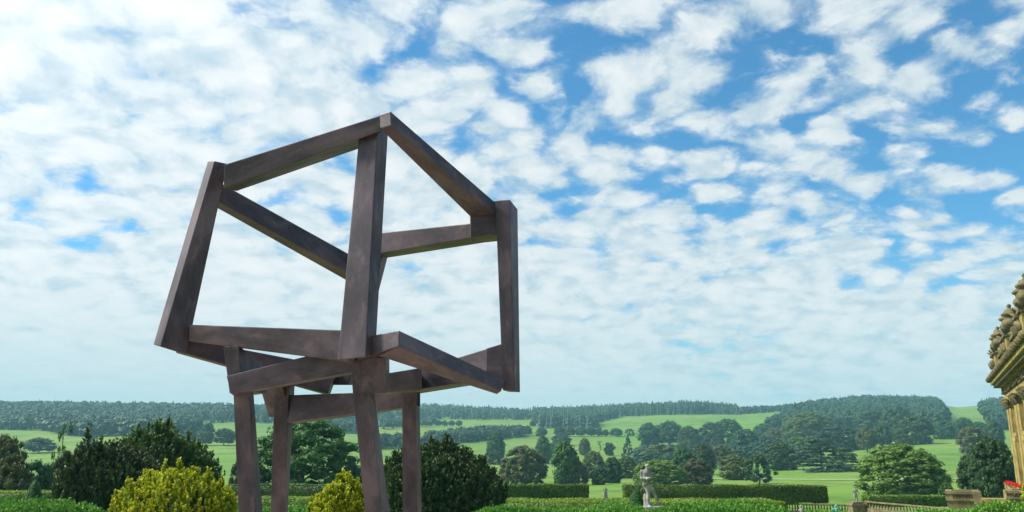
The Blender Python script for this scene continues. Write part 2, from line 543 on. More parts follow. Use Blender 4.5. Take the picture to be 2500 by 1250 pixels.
M = {
    'ground': make_ground_mat(),
    'bronze': make_bronze(),
    'stone': make_stone('golden_sandstone', (0.20, 0.15, 0.05), (0.33, 0.255, 0.09), (0.44, 0.35, 0.13), 0.75, 1.6),
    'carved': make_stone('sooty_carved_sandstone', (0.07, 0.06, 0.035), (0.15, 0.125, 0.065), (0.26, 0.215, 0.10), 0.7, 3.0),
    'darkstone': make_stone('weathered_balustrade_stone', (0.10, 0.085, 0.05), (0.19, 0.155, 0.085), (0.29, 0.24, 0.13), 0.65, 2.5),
    'marble': make_stone('weathered_white_marble', (0.15, 0.14, 0.115), (0.31, 0.30, 0.27), (0.52, 0.51, 0.48), 0.45, 5.0),
    'verdigris': make_stone('verdigris_bronze', (0.05, 0.24, 0.24), (0.09, 0.36, 0.36), (0.22, 0.50, 0.47), 0.25, 6.0),
    'bark': plain('bark', (0.075, 0.060, 0.045)),
    'path': plain('pale_gravel', (0.42, 0.40, 0.34), 0.9, 0, 0.15, 2.0),
    'glass': plain('dark_window_glass', (0.03, 0.035, 0.04), 0.15, 0.0, 0.1),
    'round': leaf_mat('leaf_park_green', (0.032, 0.088, 0.016), (0.060, 0.136, 0.024), (0.105, 0.185, 0.034)),
    'dark': leaf_mat('leaf_park_dark', (0.018, 0.060, 0.018), (0.038, 0.096, 0.026), (0.068, 0.132, 0.034)),
    'brown': leaf_mat('leaf_park_olive_brown', (0.048, 0.068, 0.018), (0.092, 0.112, 0.030), (0.145, 0.148, 0.040)),
    'light': leaf_mat('leaf_light_green', (0.065, 0.140, 0.018), (0.115, 0.220, 0.030), (0.185, 0.290, 0.045)),
    'blue': leaf_mat('needle_blue_green', (0.018, 0.056, 0.034), (0.034, 0.086, 0.046), (0.055, 0.112, 0.056)),
    'purple': leaf_mat('leaf_copper', (0.030, 0.022, 0.026), (0.048, 0.034, 0.038), (0.065, 0.050, 0.045)),
    'wood': leaf_mat('far_wood_foliage', (0.010, 0.038, 0.018), (0.019, 0.056, 0.024), (0.034, 0.078, 0.030), obj_var=0.0, transl=0.15),
    'yew': leaf_mat('yew_dark', (0.016, 0.036, 0.013), (0.036, 0.070, 0.022), (0.060, 0.100, 0.030), tip=(0.075, 0.120, 0.030), transl=0.12, obj_var=0.1),
    'yew_green': leaf_mat('yew_fresh', (0.018, 0.045, 0.012), (0.044, 0.094, 0.020), (0.078, 0.140, 0.030), tip=(0.105, 0.185, 0.036), transl=0.15, obj_var=0.1),
    'yew_brown': leaf_mat('yew_brownish', (0.018, 0.036, 0.014), (0.038, 0.064, 0.022), (0.062, 0.088, 0.030), tip=(0.085, 0.115, 0.036), transl=0.12, obj_var=0.1),
    'gold': leaf_mat('golden_yew', (0.050, 0.115, 0.008), (0.165, 0.275, 0.014), (0.320, 0.410, 0.020), tip=(0.68, 0.68, 0.03), transl=0.25, obj_var=0.05),
    'juniper': leaf_mat('juniper_bright', (0.030, 0.110, 0.012), (0.075, 0.220, 0.022), (0.130, 0.310, 0.034), tip=(0.190, 0.400, 0.050), transl=0.2, obj_var=0.12),
    'hedge': leaf_mat('clipped_hedge_leaf', (0.040, 0.080, 0.012), (0.085, 0.150, 0.020), (0.165, 0.250, 0.032), transl=0.2, obj_var=0.1),
    'low_hedge': leaf_mat('low_hedge_leaf', (0.080, 0.150, 0.018), (0.165, 0.270, 0.028), (0.270, 0.380, 0.042), transl=0.25, obj_var=0.1),
    'topiary': leaf_mat('topiary_leaf', (0.022, 0.085, 0.018), (0.035, 0.120, 0.026), (0.050, 0.150, 0.034), transl=0.15, obj_var=0.05),
    'red': leaf_mat('red_geranium', (0.50, 0.010, 0.012), (0.62, 0.016, 0.018), (0.70, 0.035, 0.02), transl=0.2, obj_var=0.05),
}

# ------------------------------------------------------------------ the ground: one sheet from the terrace to beyond the ridge
def build_ground():
    fine = np.linspace(R(-48), R(48), 421)
    left = np.linspace(R(-180), R(-48), 45)[:-1]
    right = np.linspace(R(48), R(180), 45)[1:-1]
    az = np.concatenate([left, fine, right])
    rr = np.concatenate([[1.0], np.exp(np.linspace(math.log(3), math.log(2900), 160))])
    A, Rr = np.meshgrid(az, rr)
    X = Rr * np.sin(A); Y = Rr * np.cos(A)
    Z = terrain_z(X, Y)
    V = np.stack([X, Y, Z], -1).reshape(-1, 3)
    V = np.vstack([V, [[0, 0, 0]]])
    nr, na = X.shape
    i, j = np.meshgrid(np.arange(nr - 1), np.arange(na), indexing='ij')
    j2 = (j + 1) % na
    q = np.stack([i * na + j, i * na + j2, (i + 1) * na + j2, (i + 1) * na + j], -1).reshape(-1, 4)[:, ::-1]
    c = len(V) - 1
    jj = np.arange(na)
    tri = np.stack([np.full(na, c), (jj + 1) % na, jj], -1)
    me = np_mesh('ground', V, [q, tri], smooth=True)
    o = link('ground', me, M['ground'])
    tag(o, kind='structure')
    o['label'] = 'green park and lawn rising to wooded hills'


build_ground()


def strip(name, pts, width, mat, lift=0.03):
    """a ribbon laid over the terrain through plan points"""
    V = []; n = len(pts)
    for i, p in enumerate(pts):
        a = Vector(pts[max(i - 1, 0)]); b = Vector(pts[min(i + 1, n - 1)])
        d = (b - a); d.z = 0; d.normalize()
        s = Vector((-d.y, d.x, 0)) * width * 0.5
        for k in (-1, 1):
            q = Vector(p) + s * k
            V.append((q.x, q.y, tz(q.x, q.y) + lift))
    F = np.array([[2 * i, 2 * i + 1, 2 * i + 3, 2 * i + 2] for i in range(n - 1)])
    o = link(name, np_mesh(name, np.array(V), [F]), mat)
    return o


pp = []
for px in range(1560, 2700, 12):
    g_, r_ = ground_at(px, 1171.5 + 1.2 * math.sin(px * 0.01))
    pp.append(g_)
road = strip('park_road', pp, 2.6, M['path'], 0.25)
tag(road, kind='structure'); road['label'] = 'thin pale road crossing the meadow below the trees'

# unseen gravel added on the upper terrace, to bounce warm light under the sculpture
def terrace():
    xs = np.linspace(-26, 22, 60); ys = np.linspace(-8, 15.9, 36)
    X, Y = np.meshgrid(xs, ys)
    V = np.stack([X, Y, terrain_z(X, Y) + 0.012], -1).reshape(-1, 3)
    n = len(xs)
    i, j = np.meshgrid(np.arange(len(ys) - 1), np.arange(n - 1), indexing='ij')
    q = np.stack([i * n + j, i * n + j + 1, (i + 1) * n + j + 1, (i + 1) * n + j], -1).reshape(-1, 4)
    o = link('terrace_bounce_gravel', np_mesh('terrace_bounce_gravel', V, [q]), plain('warm_bounce_gravel', (0.40, 0.31, 0.23), 0.9, 0, 0.2, 20.0))
    tag(o, kind='structure'); o['label'] = 'unseen terrace gravel added under the sculpture to bounce warm light'


terrace()

# ------------------------------------------------------------------ the bronze sculpture (each bar: eight corners in metres)
BEAMS = {
    'left_post': [[-4.064, 10.473, 5.46], [-3.911, 10.299, 5.397], [-3.773, 10.417, 5.4], [-3.926, 10.591, 5.462], [-4.523, 10.414, 2.997], [-4.349, 10.217, 2.947], [-4.103, 10.44, 2.871], [-4.278, 10.638, 2.921]],
    'top_front': [[-3.718, 10.138, 5.289], [-3.722, 10.188, 4.99], [-3.731, 10.708, 5.111], [-3.727, 10.657, 5.411], [-1.617, 9.668, 5.782], [-1.636, 9.7, 5.581], [-1.767, 10.382, 5.698], [-1.749, 10.35, 5.898]],
    'center_post': [[-1.937, 9.887, 5.762], [-1.699, 9.835, 5.741], [-1.614, 10.155, 5.872], [-1.853, 10.207, 5.894], [-1.97, 9.369, 2.688], [-1.64, 9.297, 2.713], [-1.574, 9.558, 2.779], [-1.904, 9.63, 2.755]],
    'top_right': [[-1.501, 9.533, 5.773], [-1.482, 9.522, 5.58], [-1.633, 9.617, 5.576], [-1.651, 9.628, 5.769], [-0.236, 11.171, 5.096], [-0.241, 11.149, 4.922], [-0.588, 11.334, 4.927], [-0.584, 11.356, 5.101]],
    'right_post': [[-0.237, 11.186, 5.125], [-0.029, 11.121, 5.123], [0.083, 11.5, 5.091], [-0.125, 11.565, 5.093], [-0.126, 11.21, 2.48], [0.033, 11.16, 2.471], [0.112, 11.416, 2.467], [-0.047, 11.466, 2.476]],
    'top_back_right': [[-2.22, 12.58, 5.008], [-2.209, 12.597, 4.668], [-2.145, 12.995, 4.694], [-2.155, 12.979, 5.034], [-0.146, 11.368, 4.894], [-0.146, 11.378, 4.706], [-0.152, 11.882, 4.73], [-0.152, 11.872, 4.917]],
    'top_back_left': [[-3.989, 10.653, 5.244], [-4.003, 10.585, 4.975], [-4.1, 10.77, 4.951], [-4.086, 10.838, 5.22], [-2.253, 12.516, 4.512], [-2.232, 12.464, 4.197], [-2.302, 12.812, 4.135], [-2.323, 12.864, 4.45]],
    'bottom_front': [[-4.041, 10.287, 3.231], [-4.034, 10.312, 3.036], [-4.212, 10.773, 3.079], [-4.22, 10.748, 3.274], [-1.659, 9.447, 3.03], [-1.834, 9.534, 2.678], [-1.828, 10.129, 2.726], [-1.654, 10.042, 3.078]],
    'bottom_stub': [[-1.755, 9.547, 2.965], [-1.779, 9.531, 2.708], [-2.005, 10.175, 2.681], [-1.981, 10.191, 2.938], [-1.272, 9.228, 3.01], [-1.258, 9.198, 2.823], [-1.562, 9.723, 2.771], [-1.576, 9.754, 2.959]],
    'bottom_right': [[-1.284, 9.311, 3.022], [-1.263, 9.237, 2.828], [-1.515, 9.432, 2.739], [-1.535, 9.506, 2.934], [-0.098, 11.135, 2.621], [-0.14, 11.028, 2.457], [-0.201, 11.093, 2.418], [-0.159, 11.2, 2.583]],
    'bottom_back_right': [[-1.871, 12.493, 2.733], [-1.859, 12.464, 2.501], [-1.904, 12.783, 2.46], [-1.917, 12.813, 2.692], [-0.086, 11.511, 3.162], [-0.085, 11.463, 2.704], [-0.087, 11.8, 2.665], [-0.088, 11.848, 3.123]],
    'bottom_back_left': [[-4.315, 10.59, 3.119], [-4.309, 10.617, 2.938], [-4.427, 10.915, 2.946], [-4.433, 10.887, 3.127], [-2.587, 12.269, 2.889], [-2.693, 12.233, 2.51], [-2.779, 12.775, 2.503], [-2.673, 12.811, 2.882]],
    'back_post': [[-2.237, 12.723, 4.851], [-2.005, 12.686, 4.842], [-1.957, 12.97, 4.912], [-2.19, 13.007, 4.921], [-2.811, 12.602, 2.657], [-2.461, 12.548, 2.652], [-2.419, 12.848, 2.675], [-2.769, 12.902, 2.679]],
    'top_joint': [[-0.601, 11.315, 5.121], [-0.584, 11.32, 4.634], [-0.606, 11.761, 4.637], [-0.623, 11.757, 5.124], [-0.128, 11.293, 5.169], [-0.127, 11.298, 4.671], [-0.132, 11.713, 4.675], [-0.133, 11.708, 5.173]],
    'bottom_joint': [[-0.35, 11.204, 3.04], [-0.347, 11.214, 2.633], [-0.345, 11.709, 2.646], [-0.347, 11.699, 3.052], [-0.078, 11.198, 3.122], [-0.077, 11.214, 2.489], [-0.068, 11.593, 2.496], [-0.069, 11.576, 3.129]],
    'table_corner_block': [[-3.519, 10.073, 2.925], [-3.33, 10.055, 2.952], [-3.243, 10.823, 2.77], [-3.432, 10.841, 2.742], [-3.408, 10.097, 2.364], [-3.247, 10.082, 2.387], [-3.187, 10.893, 2.421], [-3.348, 10.908, 2.398]],
    'table_front': [[-3.421, 9.984, 2.565], [-3.353, 9.994, 2.352], [-3.415, 10.258, 2.349], [-3.482, 10.248, 2.562], [-1.428, 9.737, 3.024], [-1.491, 9.762, 2.66], [-1.572, 10.133, 2.662], [-1.508, 10.108, 3.026]],
    'table_corner_block2': [[-1.888, 9.723, 2.762], [-1.481, 9.736, 2.763], [-1.492, 10.103, 2.803], [-1.899, 10.09, 2.802], [-1.86, 9.778, 2.338], [-1.475, 9.789, 2.348], [-1.486, 10.154, 2.387], [-1.871, 10.144, 2.377]],
    'table_right': [[-1.545, 9.818, 2.57], [-1.539, 9.827, 2.355], [-1.734, 10.276, 2.371], [-1.74, 10.267, 2.585], [-1.237, 11.413, 2.806], [-1.23, 11.421, 2.495], [-1.401, 12.565, 2.496], [-1.408, 12.558, 2.807]],
    'table_left': [[-3.562, 11.524, 2.772], [-3.257, 11.528, 2.772], [-3.272, 11.865, 2.821], [-3.577, 11.862, 2.82], [-3.62, 12.54, 2.181], [-3.273, 12.567, 2.164], [-3.286, 12.797, 2.227], [-3.634, 12.77, 2.244]],
    'table_back': [[-3.335, 12.181, 2.477], [-3.305, 12.163, 2.079], [-3.405, 12.537, 2.055], [-3.435, 12.555, 2.453], [-1.289, 11.755, 2.518], [-1.283, 11.746, 2.308], [-1.308, 11.984, 2.297], [-1.315, 11.993, 2.507]],
    'leg_fl': [[-3.43, 10.291, 2.406], [-3.233, 10.282, 2.431], [-3.231, 10.454, 2.443], [-3.428, 10.463, 2.419], [-3.208, 10.513, -0.02], [-2.991, 10.505, -0.02], [-2.984, 10.854, -0.02], [-3.2, 10.862, -0.02]],
    'leg_bl': [[-3.428, 12.056, 2.615], [-3.221, 12.055, 2.615], [-3.218, 12.382, 2.64], [-3.425, 12.384, 2.64], [-3.477, 12.537, -0.02], [-3.272, 12.536, -0.02], [-3.274, 12.646, -0.02], [-3.479, 12.647, -0.02]],
    'leg_fr': [[-1.897, 9.895, 2.451], [-1.688, 9.863, 2.449], [-1.663, 10.035, 2.462], [-1.872, 10.067, 2.464], [-1.572, 10.127, -0.02], [-1.387, 10.098, -0.02], [-1.321, 10.528, -0.02], [-1.506, 10.557, -0.02]],
    'leg_br': [[-1.534, 11.648, 2.499], [-1.342, 11.617, 2.497], [-1.306, 11.836, 2.512], [-1.498, 11.867, 2.514], [-1.489, 12.029, -0.02], [-1.283, 11.996, -0.02], [-1.24, 12.26, -0.02], [-1.446, 12.293, -0.02]],
}
PART_NAME = {'leg_fl': 'leg', 'leg_bl': 'leg', 'leg_fr': 'leg', 'leg_br': 'leg',
             'left_post': 'post', 'center_post': 'post', 'right_post': 'post', 'back_post': 'post',
             'table_corner_block': 'corner_block', 'table_corner_block2': 'corner_block', 'bottom_stub': 'corner_block',
             'top_joint': 'corner_block', 'bottom_joint': 'corner_block'}


def build_sculpture():
    base = Vector((-2.2, 10.6, 0.0))
    root = empty('bronze_sculpture', base)
    tag(root, 'huge dark bronze open cube of slanting beams on four legs', 'sculpture')
    for nm, v in BEAMS.items():
        P = [Vector(q) - base for q in v]
        c0 = sum(P[:4], Vector()) / 4; c1 = sum(P[4:], Vector()) / 4
        x = (c1 - c0).normalized()
        y = (P[0] - P[1]); y = (y - x * y.dot(x)).normalized()
        z = x.cross(y)
        mtx = Matrix((x, y, z)).transposed().to_4x4()
        mtx.translation = (c0 + c1) / 2
        inv = mtx.inverted()
        mb = MB().hexa([inv @ q for q in P])
        name = PART_NAME.get(nm, 'beam')
        o = link(name, mb.mesh(name, bevel=0.012), M['bronze'], root)
        o.matrix_local = mtx


build_sculpture()

# ------------------------------------------------------------------ foliage builders
def leaf_quads(P, N, size, rng, aspect=0.6, jit=0.5):
    """diamond leaves at P facing roughly N"""
    n = len(P)
    N = N + rng.normal(0, jit, (n, 3))
    N /= np.linalg.norm(N, axis=1, keepdims=True) + 1e-9
    up = rng.normal(0, 1, (n, 3))
    U = np.cross(N, up); U /= np.linalg.norm(U, axis=1, keepdims=True) + 1e-9
    W = np.cross(N, U)
    s = (np.asarray(size) * rng.uniform(0.6, 1.3, n))[:, None]
    V = np.stack([P + U * s, P + W * s * aspect, P - U * s, P - W * s * aspect], 1).reshape(-1, 3)
    F = np.arange(4 * n).reshape(n, 4)
    return V, F


_ico_cache = {}


def ico(sub):
    if sub not in _ico_cache:
        bm = bmesh.new()
        bmesh.ops.create_icosphere(bm, subdivisions=sub, radius=1.0)
        V = np.array([v.co[:] for v in bm.verts]); F = np.array([[v.index for v in f.verts] for f in bm.faces])
        bm.free()
        _ico_cache[sub] = (V, F)
    return _ico_cache[sub]


def lobes_mesh(name, C, RAD, leaf, density, rng, core=0.72, centre=None, flat=1.0, up=0.25, sub=1):
    """C: lobe centres, RAD: lobe radii. Leaves sit on the shells of the lobes, small cores close the gaps"""
    Vs = []; Fq = []; Ft = []; rq = []; rt = []; off = 0
    tint = rng.uniform(0.0, 0.45, len(C))
    iv, if_ = ico(sub)
    for i, (c, r) in enumerate(zip(C, RAD)):
        n = max(6, int(density * r * r / (leaf * leaf)))
        D = rng.normal(0, 1, (n, 3)); D /= np.linalg.norm(D, axis=1, keepdims=True)
        if centre is not None:
            o = c - centre; ol = np.linalg.norm(o)
            if ol > 1e-4:
                D = D[(D @ (o / ol)) > -0.35]
        D = D[(D[:, 2] > -0.75)]
        n = len(D)
        P = c + D * np.array([1, 1, flat]) * (r * rng.uniform(0.78, 1.08, n) ** 1.0)[:, None]
        V, F = leaf_quads(P, D + np.array([0, 0, up]), leaf, rng)
        Vs.append(V); Fq.append(F + off); off += len(V)
        rq.append(np.clip(tint[i] + rng.uniform(0, 0.55, n), 0, 1))
        if core > 0:
            cv = c + iv * np.array([1, 1, flat]) * r * core * rng.uniform(0.85, 1.1, (len(iv), 1))
            Vs.append(cv); Ft.append(if_ + off); off += len(cv)
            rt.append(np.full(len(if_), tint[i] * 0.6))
    V = np.vstack(Vs)
    faces = [np.vstack(Fq)] + ([np.vstack(Ft)] if Ft else [])
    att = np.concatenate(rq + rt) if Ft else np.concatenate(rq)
    return np_mesh(name, V, faces, {'rnd': att})


def dome_lobes(rng, n, z0, z1, shape, r0, r1, inner=0.25):
    """lobe centres on a rounded crown. shape(t) -> radius at height t in 0..1"""
    C = []; Rr = []
    for i in range(n):
        t = (i + rng.uniform(0, 1)) / n
        R_ = shape(t)
        k = 1.0 if rng.uniform() > inner else math.sqrt(rng.uniform(0, 0.8))
        a = rng.uniform(0, 2 * math.pi)
        rad = rng.uniform(r0, r1) * (0.75 + 0.35 * R_ / 0.5)
        q = max(R_ - rad * 0.75, 0) * k * rng.uniform(0.88, 1.10)
        C.append((q * math.cos(a), q * math.sin(a), z0 + (z1 - z0) * t - rad * 0.3)); Rr.append(rad)
    return np.array(C), np.array(Rr)


def trunk_mesh(name, h, r, rng, limbs=4, crown=0.7):
    mb = MB()
    p = Vector((0, 0, -0.05)); segs = 4
    pts = [p]
    for i in range(segs):
        p = p + Vector((rng.uniform(-0.03, 0.03), rng.uniform(-0.03, 0.03), (h + 0.05) / segs))
        pts.append(p)
    for i in range(segs):
        k0 = r * (1.25 - 0.8 * i / segs); k1 = r * (1.25 - 0.8 * (i + 1) / segs)
        mb.capsule(pts[i], pts[i + 1], k0, k1, 7)
    for i in range(limbs):
        a = 2 * math.pi * i / limbs + rng.uniform(-0.4, 0.4)
        b = pts[2] + (pts[3] - pts[2]) * rng.uniform(0, 1)
        e = b + Vector((math.cos(a), math.sin(a), rng.uniform(0.5, 1.1))) * crown * rng.uniform(0.22, 0.34)
        mb.capsule(b, e, r * 0.45, r * 0.18, 5)
    return mb.mesh(name, smooth=True)


# prototypes: unit height, unit width
def sh_round(t): return 0.5 * math.sqrt(max(0.02, 1 - (max(t - 0.25, 0) / 0.77) ** 2.4)) * (0.86 + 0.14 * min(1, t / 0.22))
def sh_oak(t): return 0.5 * math.sqrt(max(0.03, 1 - ((t - 0.42) / 0.60) ** 2))
def sh_tall(t): return 0.5 * (math.sin(math.pi * (0.14 + 0.79 * t)) ** 0.5) * (1.03 - 0.16 * t)
def sh_cone(t): return 0.5 * max(0.05, (1 - t) ** 0.8)
def sh_dome(t): return 0.5 * math.sqrt(max(0.02, 1 - t ** 2.0))


PROTO = {}


def make_proto(kind, seed, fine=False):
    rng = np.random.default_rng(seed)
    cz = np.array([0, 0, 0.42])
    leaf = 0.020 if fine else 0.034
    dens = 3.4 if fine else 3.0
    if kind == 'round':
        C, Q = dome_lobes(rng, 260 if fine else 120, 0.07, 0.96, sh_round, 0.05 if fine else 0.08, 0.10 if fine else 0.14)
        th, tr = 0.3, 0.035
    elif kind == 'oak':
        C, Q = dome_lobes(rng, 95, 0.20, 0.95, sh_oak, 0.085, 0.15)
        th, tr = 0.5, 0.032
    elif kind == 'tall':
        C, Q = dome_lobes(rng, 115, 0.08, 0.95, sh_tall, 0.09, 0.17)
        th, tr = 0.4, 0.04
    elif kind == 'ragged':
        C, Q = dome_lobes(rng, 60, 0.12, 0.96, sh_tall, 0.07, 0.16, 0.4)
        C[:, :2] += rng.normal(0, 0.06, (len(C), 2))
        th, tr = 0.6, 0.03
    elif kind == 'cone':
        C, Q = dome_lobes(rng, 80, 0.05, 0.98, sh_cone, 0.05, 0.11)
        th, tr = 0.6, 0.03
    elif kind == 'cedar':
        C = []; Q = []
        for lv in range(9):
            z = 0.10 + 0.10 * lv
            rad = 0.5 * (1 - 0.75 * (lv / 8.0) ** 1.6)
            for k in range(10):
                a = rng.uniform(0, 2 * math.pi); q = rad * rng.uniform(0.35, 0.95)
                C.append((q * math.cos(a), q * math.sin(a), z - 0.07 * q + rng.uniform(-0.015, 0.015))); Q.append(rng.uniform(0.09, 0.16))
        C = np.array(C); Q = np.array(Q)
        th, tr = 0.85, 0.03
    elif kind == 'sparse':
        C = []; Q = []
        for k in range(20):
            t = rng.uniform(0.35, 1.0); a = rng.uniform(0, 2 * math.pi); q = rng.uniform(0.05, 0.42)
            C.append((q * math.cos(a), q * math.sin(a), t)); Q.append(rng.uniform(0.05, 0.11))
        C.append((0, 0, 0.97)); Q.append(0.10)
        C = np.array(C); Q = np.array(Q)
        th, tr = 0.96, 0.022
    elif kind == 'branchy':
        C, Q = dome_lobes(rng, 190, 0.06, 0.97, sh_round, 0.05, 0.115, 0.35)
        C[:, :2] *= rng.uniform(0.9, 1.16, (len(C), 1))
        th, tr = 0.55, 0.03
        leaf = 0.0165
    elif kind == 'thicket':
        C, Q = dome_lobes(rng, 120, 0.02, 0.95, sh_dome, 0.06, 0.12, 0.3)
        C[:, 2] += rng.normal(0, 0.035, len(C))
        th, tr = 0.4, 0.03
        leaf = 0.022
    flat = 0.34 if kind == 'cedar' else 0.85
    if kind == 'sparse':
        crown = lobes_mesh('crown', C, Q, 0.034, 3.6, rng, core=0.3, centre=None, flat=0.6)
    else:
        crown = lobes_mesh('crown', C, Q, leaf, dens, rng, core=0.74, centre=cz, flat=flat)
    tk = trunk_mesh('trunk', th, tr, rng, limbs=7 if kind == 'sparse' else 4)
    tk.materials.append(M['bark'])
    return crown, tk


_pcount = {}


def proto(kind, mat, fine=False, variant=0):
    key = (kind, mat, fine, variant)
    if key not in PROTO:
        base = (kind, fine, variant)
        if base not in PROTO:
            PROTO[base] = make_proto(kind, 11 + 17 * variant + hash_kind(kind), fine)
        if not PROTO[base][0].materials:
            PROTO[base][0].materials.append(M[mat])
        PROTO[key] = PROTO[base]
    return PROTO[key]


def hash_kind(k):
    return sum(ord(ch) * (i + 3) for i, ch in enumerate(k)) % 1000


_rngT = random.Random(5)


def tree(name, px, ybase, ytop, wpx, kind, mat, label, group=None, fine=False, variant=None, cat='tree', rr=None):
    """a tree standing where its foot shows in the photograph, sized from its distance"""
    if rr is None:
        g, rr = ground_at(px, ybase)
    else:
        v = ray(px, ybase); h_ = math.hypot(v[0], v[1])
        g = Vector((v[0] / h_ * rr, v[1] / h_ * rr, 0)); g.z = tz(g.x, g.y)
    top = at(px, ytop, rr)
    H = max(top.z - g.z, 1.0)
    dist = math.sqrt(rr * rr + (top.z - EYE) ** 2)
    W = wpx * dist / FPX * (0.98)
    if variant is None:
        variant = _rngT.randrange(3)
    c, tk = proto(kind, mat, fine, variant)
    root = empty(name, g, _rngT.uniform(0, 6.28))
    tag(root, label, cat, group)
    o = link('crown', c, None, root); o.scale = (W, W, H)
    o.material_slots[0].link = 'OBJECT'; o.material_slots[0].material = M[mat]
    k = link('trunk', tk, None, root); k.scale = (min(W, H), min(W, H), H)
    return root


# ------------------------------------------------------------------ far woods: one mass of small trees each
def far_tree_unit(kind, rng):
    """ragged little tree with a few dozen triangles, unit height"""
    if kind == 'conifer':
        V = []; F = []
        n = 6
        for lv in range(4):
            z0 = 0.05 + lv * 0.22; z1 = z0 + 0.36; r = 0.24 * (1 - lv * 0.22)
            b = len(V)
            for i in range(n):
                a = 2 * math.pi * i / n + lv * 0.5
                q = r * rng.uniform(0.75, 1.2)
                V.append((q * math.cos(a), q * math.sin(a), z0 + rng.uniform(-0.04, 0.03)))
            V.append((0, 0, min(z1, 1.0)))
            F += [(b + i, b + (i + 1) % n, b + n) for i in range(n)]
        return np.array(V), np.array(F)
    n = 36
    D = rng.normal(0, 1, (n, 3)); D /= np.linalg.norm(D, axis=1, keepdims=True)
    D[:, 2] = np.where(D[:, 2] < -0.4, -D[:, 2], D[:, 2])
    lump = 1 + 0.16 * np.sin(5 * D[:, 0] + rng.uniform(0, 6)) * np.cos(4 * D[:, 1] + rng.uniform(0, 6))
    P = D * np.array([0.40, 0.40, 0.42]) * lump[:, None] * rng.uniform(0.8, 1.05, (n, 1)) + np.array([0, 0, 0.54])
    V, F = leaf_quads(P, D + np.array([0, 0, 0.3]), 0.15, rng, 0.75, 0.35)
    return V, np.vstack([F[:, [0, 1, 2]], F[:, [0, 2, 3]]])


_frng = np.random.default_rng(77)
UNITS = {k: [far_tree_unit(k, _frng) for _ in range(6)] for k in ('conifer', 'leafy')}


def wood(name, poly, label, kind_mix, h0, h1, n, seed, wide=1.0):
    """poly: outline of the wood's footprint as seen (pixels); trees are stood on the terrain inside it"""
    rng = np.random.default_rng(seed)
    P = np.array(poly, float)
    lo = P.min(0); hi = P.max(0)
    pts = []
    while len(pts) < n:
        q = rng.uniform(lo, hi, (n * 2, 2))
        ins = np.zeros(len(q), bool)
        j = len(P) - 1
        for i in range(len(P)):
            cond = ((P[i, 1] > q[:, 1]) != (P[j, 1] > q[:, 1]))
            with np.errstate(divide='ignore', invalid='ignore'):
                xx = (P[j, 0] - P[i, 0]) * (q[:, 1] - P[i, 1]) / (P[j, 1] - P[i, 1]) + P[i, 0]
            ins ^= cond & (q[:, 0] < xx)
            j = i
        pts += list(q[ins])
    pts = np.array(pts[:n])
    Vs = []; Fs = []; At = []; off = 0
    for (x, y) in pts:
        g, rr = ground_at(x, y)
        kd = 'conifer' if rng.uniform() < kind_mix else 'leafy'
        u, f = UNITS[kd][rng.integers(6)]
        H = rng.uniform(h0, h1); W = H * rng.uniform(0.8, 1.15) * (0.85 if kd == 'conifer' else 0.95) * wide
        a = rng.uniform(0, 6.28); ca, sa = math.cos(a), math.sin(a)
        v = np.stack([(u[:, 0] * ca - u[:, 1] * sa) * W + g.x, (u[:, 0] * sa + u[:, 1] * ca) * W + g.y, u[:, 2] * H + g.z - (0.3 if kd == 'conifer' else 0.14 * H)], -1)
        Vs.append(v); Fs.append(f + off); off += len(v)
        At.append(np.clip(rng.uniform(0, 0.5) + rng.uniform(0, 0.5, len(f)), 0, 1))
    me = np_mesh(name, np.vstack(Vs), [np.vstack(Fs)], {'rnd': np.concatenate(At)})
    o = link(name, me, M['wood'])
    tag(o, label, 'wood', None, 'stuff')
    return o


# ground footprints (the crowns reach about 15-25 px above these)
wood('ridge_wood', [(-500, 998), (0, 996), (250, 998), (560, 1002), (680, 1003), (680, 1034), (560, 1032), (470, 1036), (480, 1060), (440, 1068), (380, 1064), (330, 1070), (300, 1064), (200, 1068), (160, 1064), (100, 1052), (0, 1050), (-500, 1056)],
     'long blue-green wood along the ridge at the far left', 0.25, 11, 18, 5200, 1)
wood('ridge_wood', [(640, 1002), (900, 1000), (1050, 1000), (1200, 1009), (1300, 1014), (1310, 1026), (1200, 1026), (1030, 1024), (900, 1030), (700, 1034), (640, 1034)],
     'ridge wood behind the sculpture legs with a spiky conifer skyline', 0.65, 11, 17, 1800, 2)
wood('ridge_wood', [(1300, 1014), (1450, 1009), (1600, 1001), (1700, 999), (1760, 1004), (1800, 1010), (1810, 1014), (1740, 1012), (1600, 1014), (1520, 1018), (1480, 1028), (1440, 1034), (1300, 1032)],
     'conifer wood on the middle ridge above the pale field', 0.7, 12, 19, 1600, 3)
wood('plantation', [(1318, 1030), (1455, 1030), (1458, 1046), (1316, 1046)],
     'dark square-edged conifer plantation below the middle ridge', 0.9, 16, 20, 420, 4, 1.1)
wood('ridge_wood', [(1795, 1010), (1900, 1003), (1960, 1000), (1965, 1004), (1900, 1006), (1810, 1012)],
     'thin line of trees along the low saddle of the ridge', 0.6, 9, 13, 330, 5)
wood('hanging_wood', [(1880, 1052), (1930, 1020), (1960, 1004), (2000, 994), (2100, 984), (2200, 983), (2285, 987), (2298, 1010), (2312, 1040), (2290, 1052), (2200, 1048), (2080, 1050), (1960, 1060)],
     'broad steep wood covering the highest hill to the right', 0.35, 12, 18, 2600, 6, 1.1)
wood('hanging_wood', [(2398, 996), (2440, 988), (2700, 990), (2700, 1050), (2450, 1052), (2428, 1050), (2410, 1020)],
     'wood on the hill right of the grassy ride, beside the house', 0.4, 13, 18, 1200, 7, 1.1)
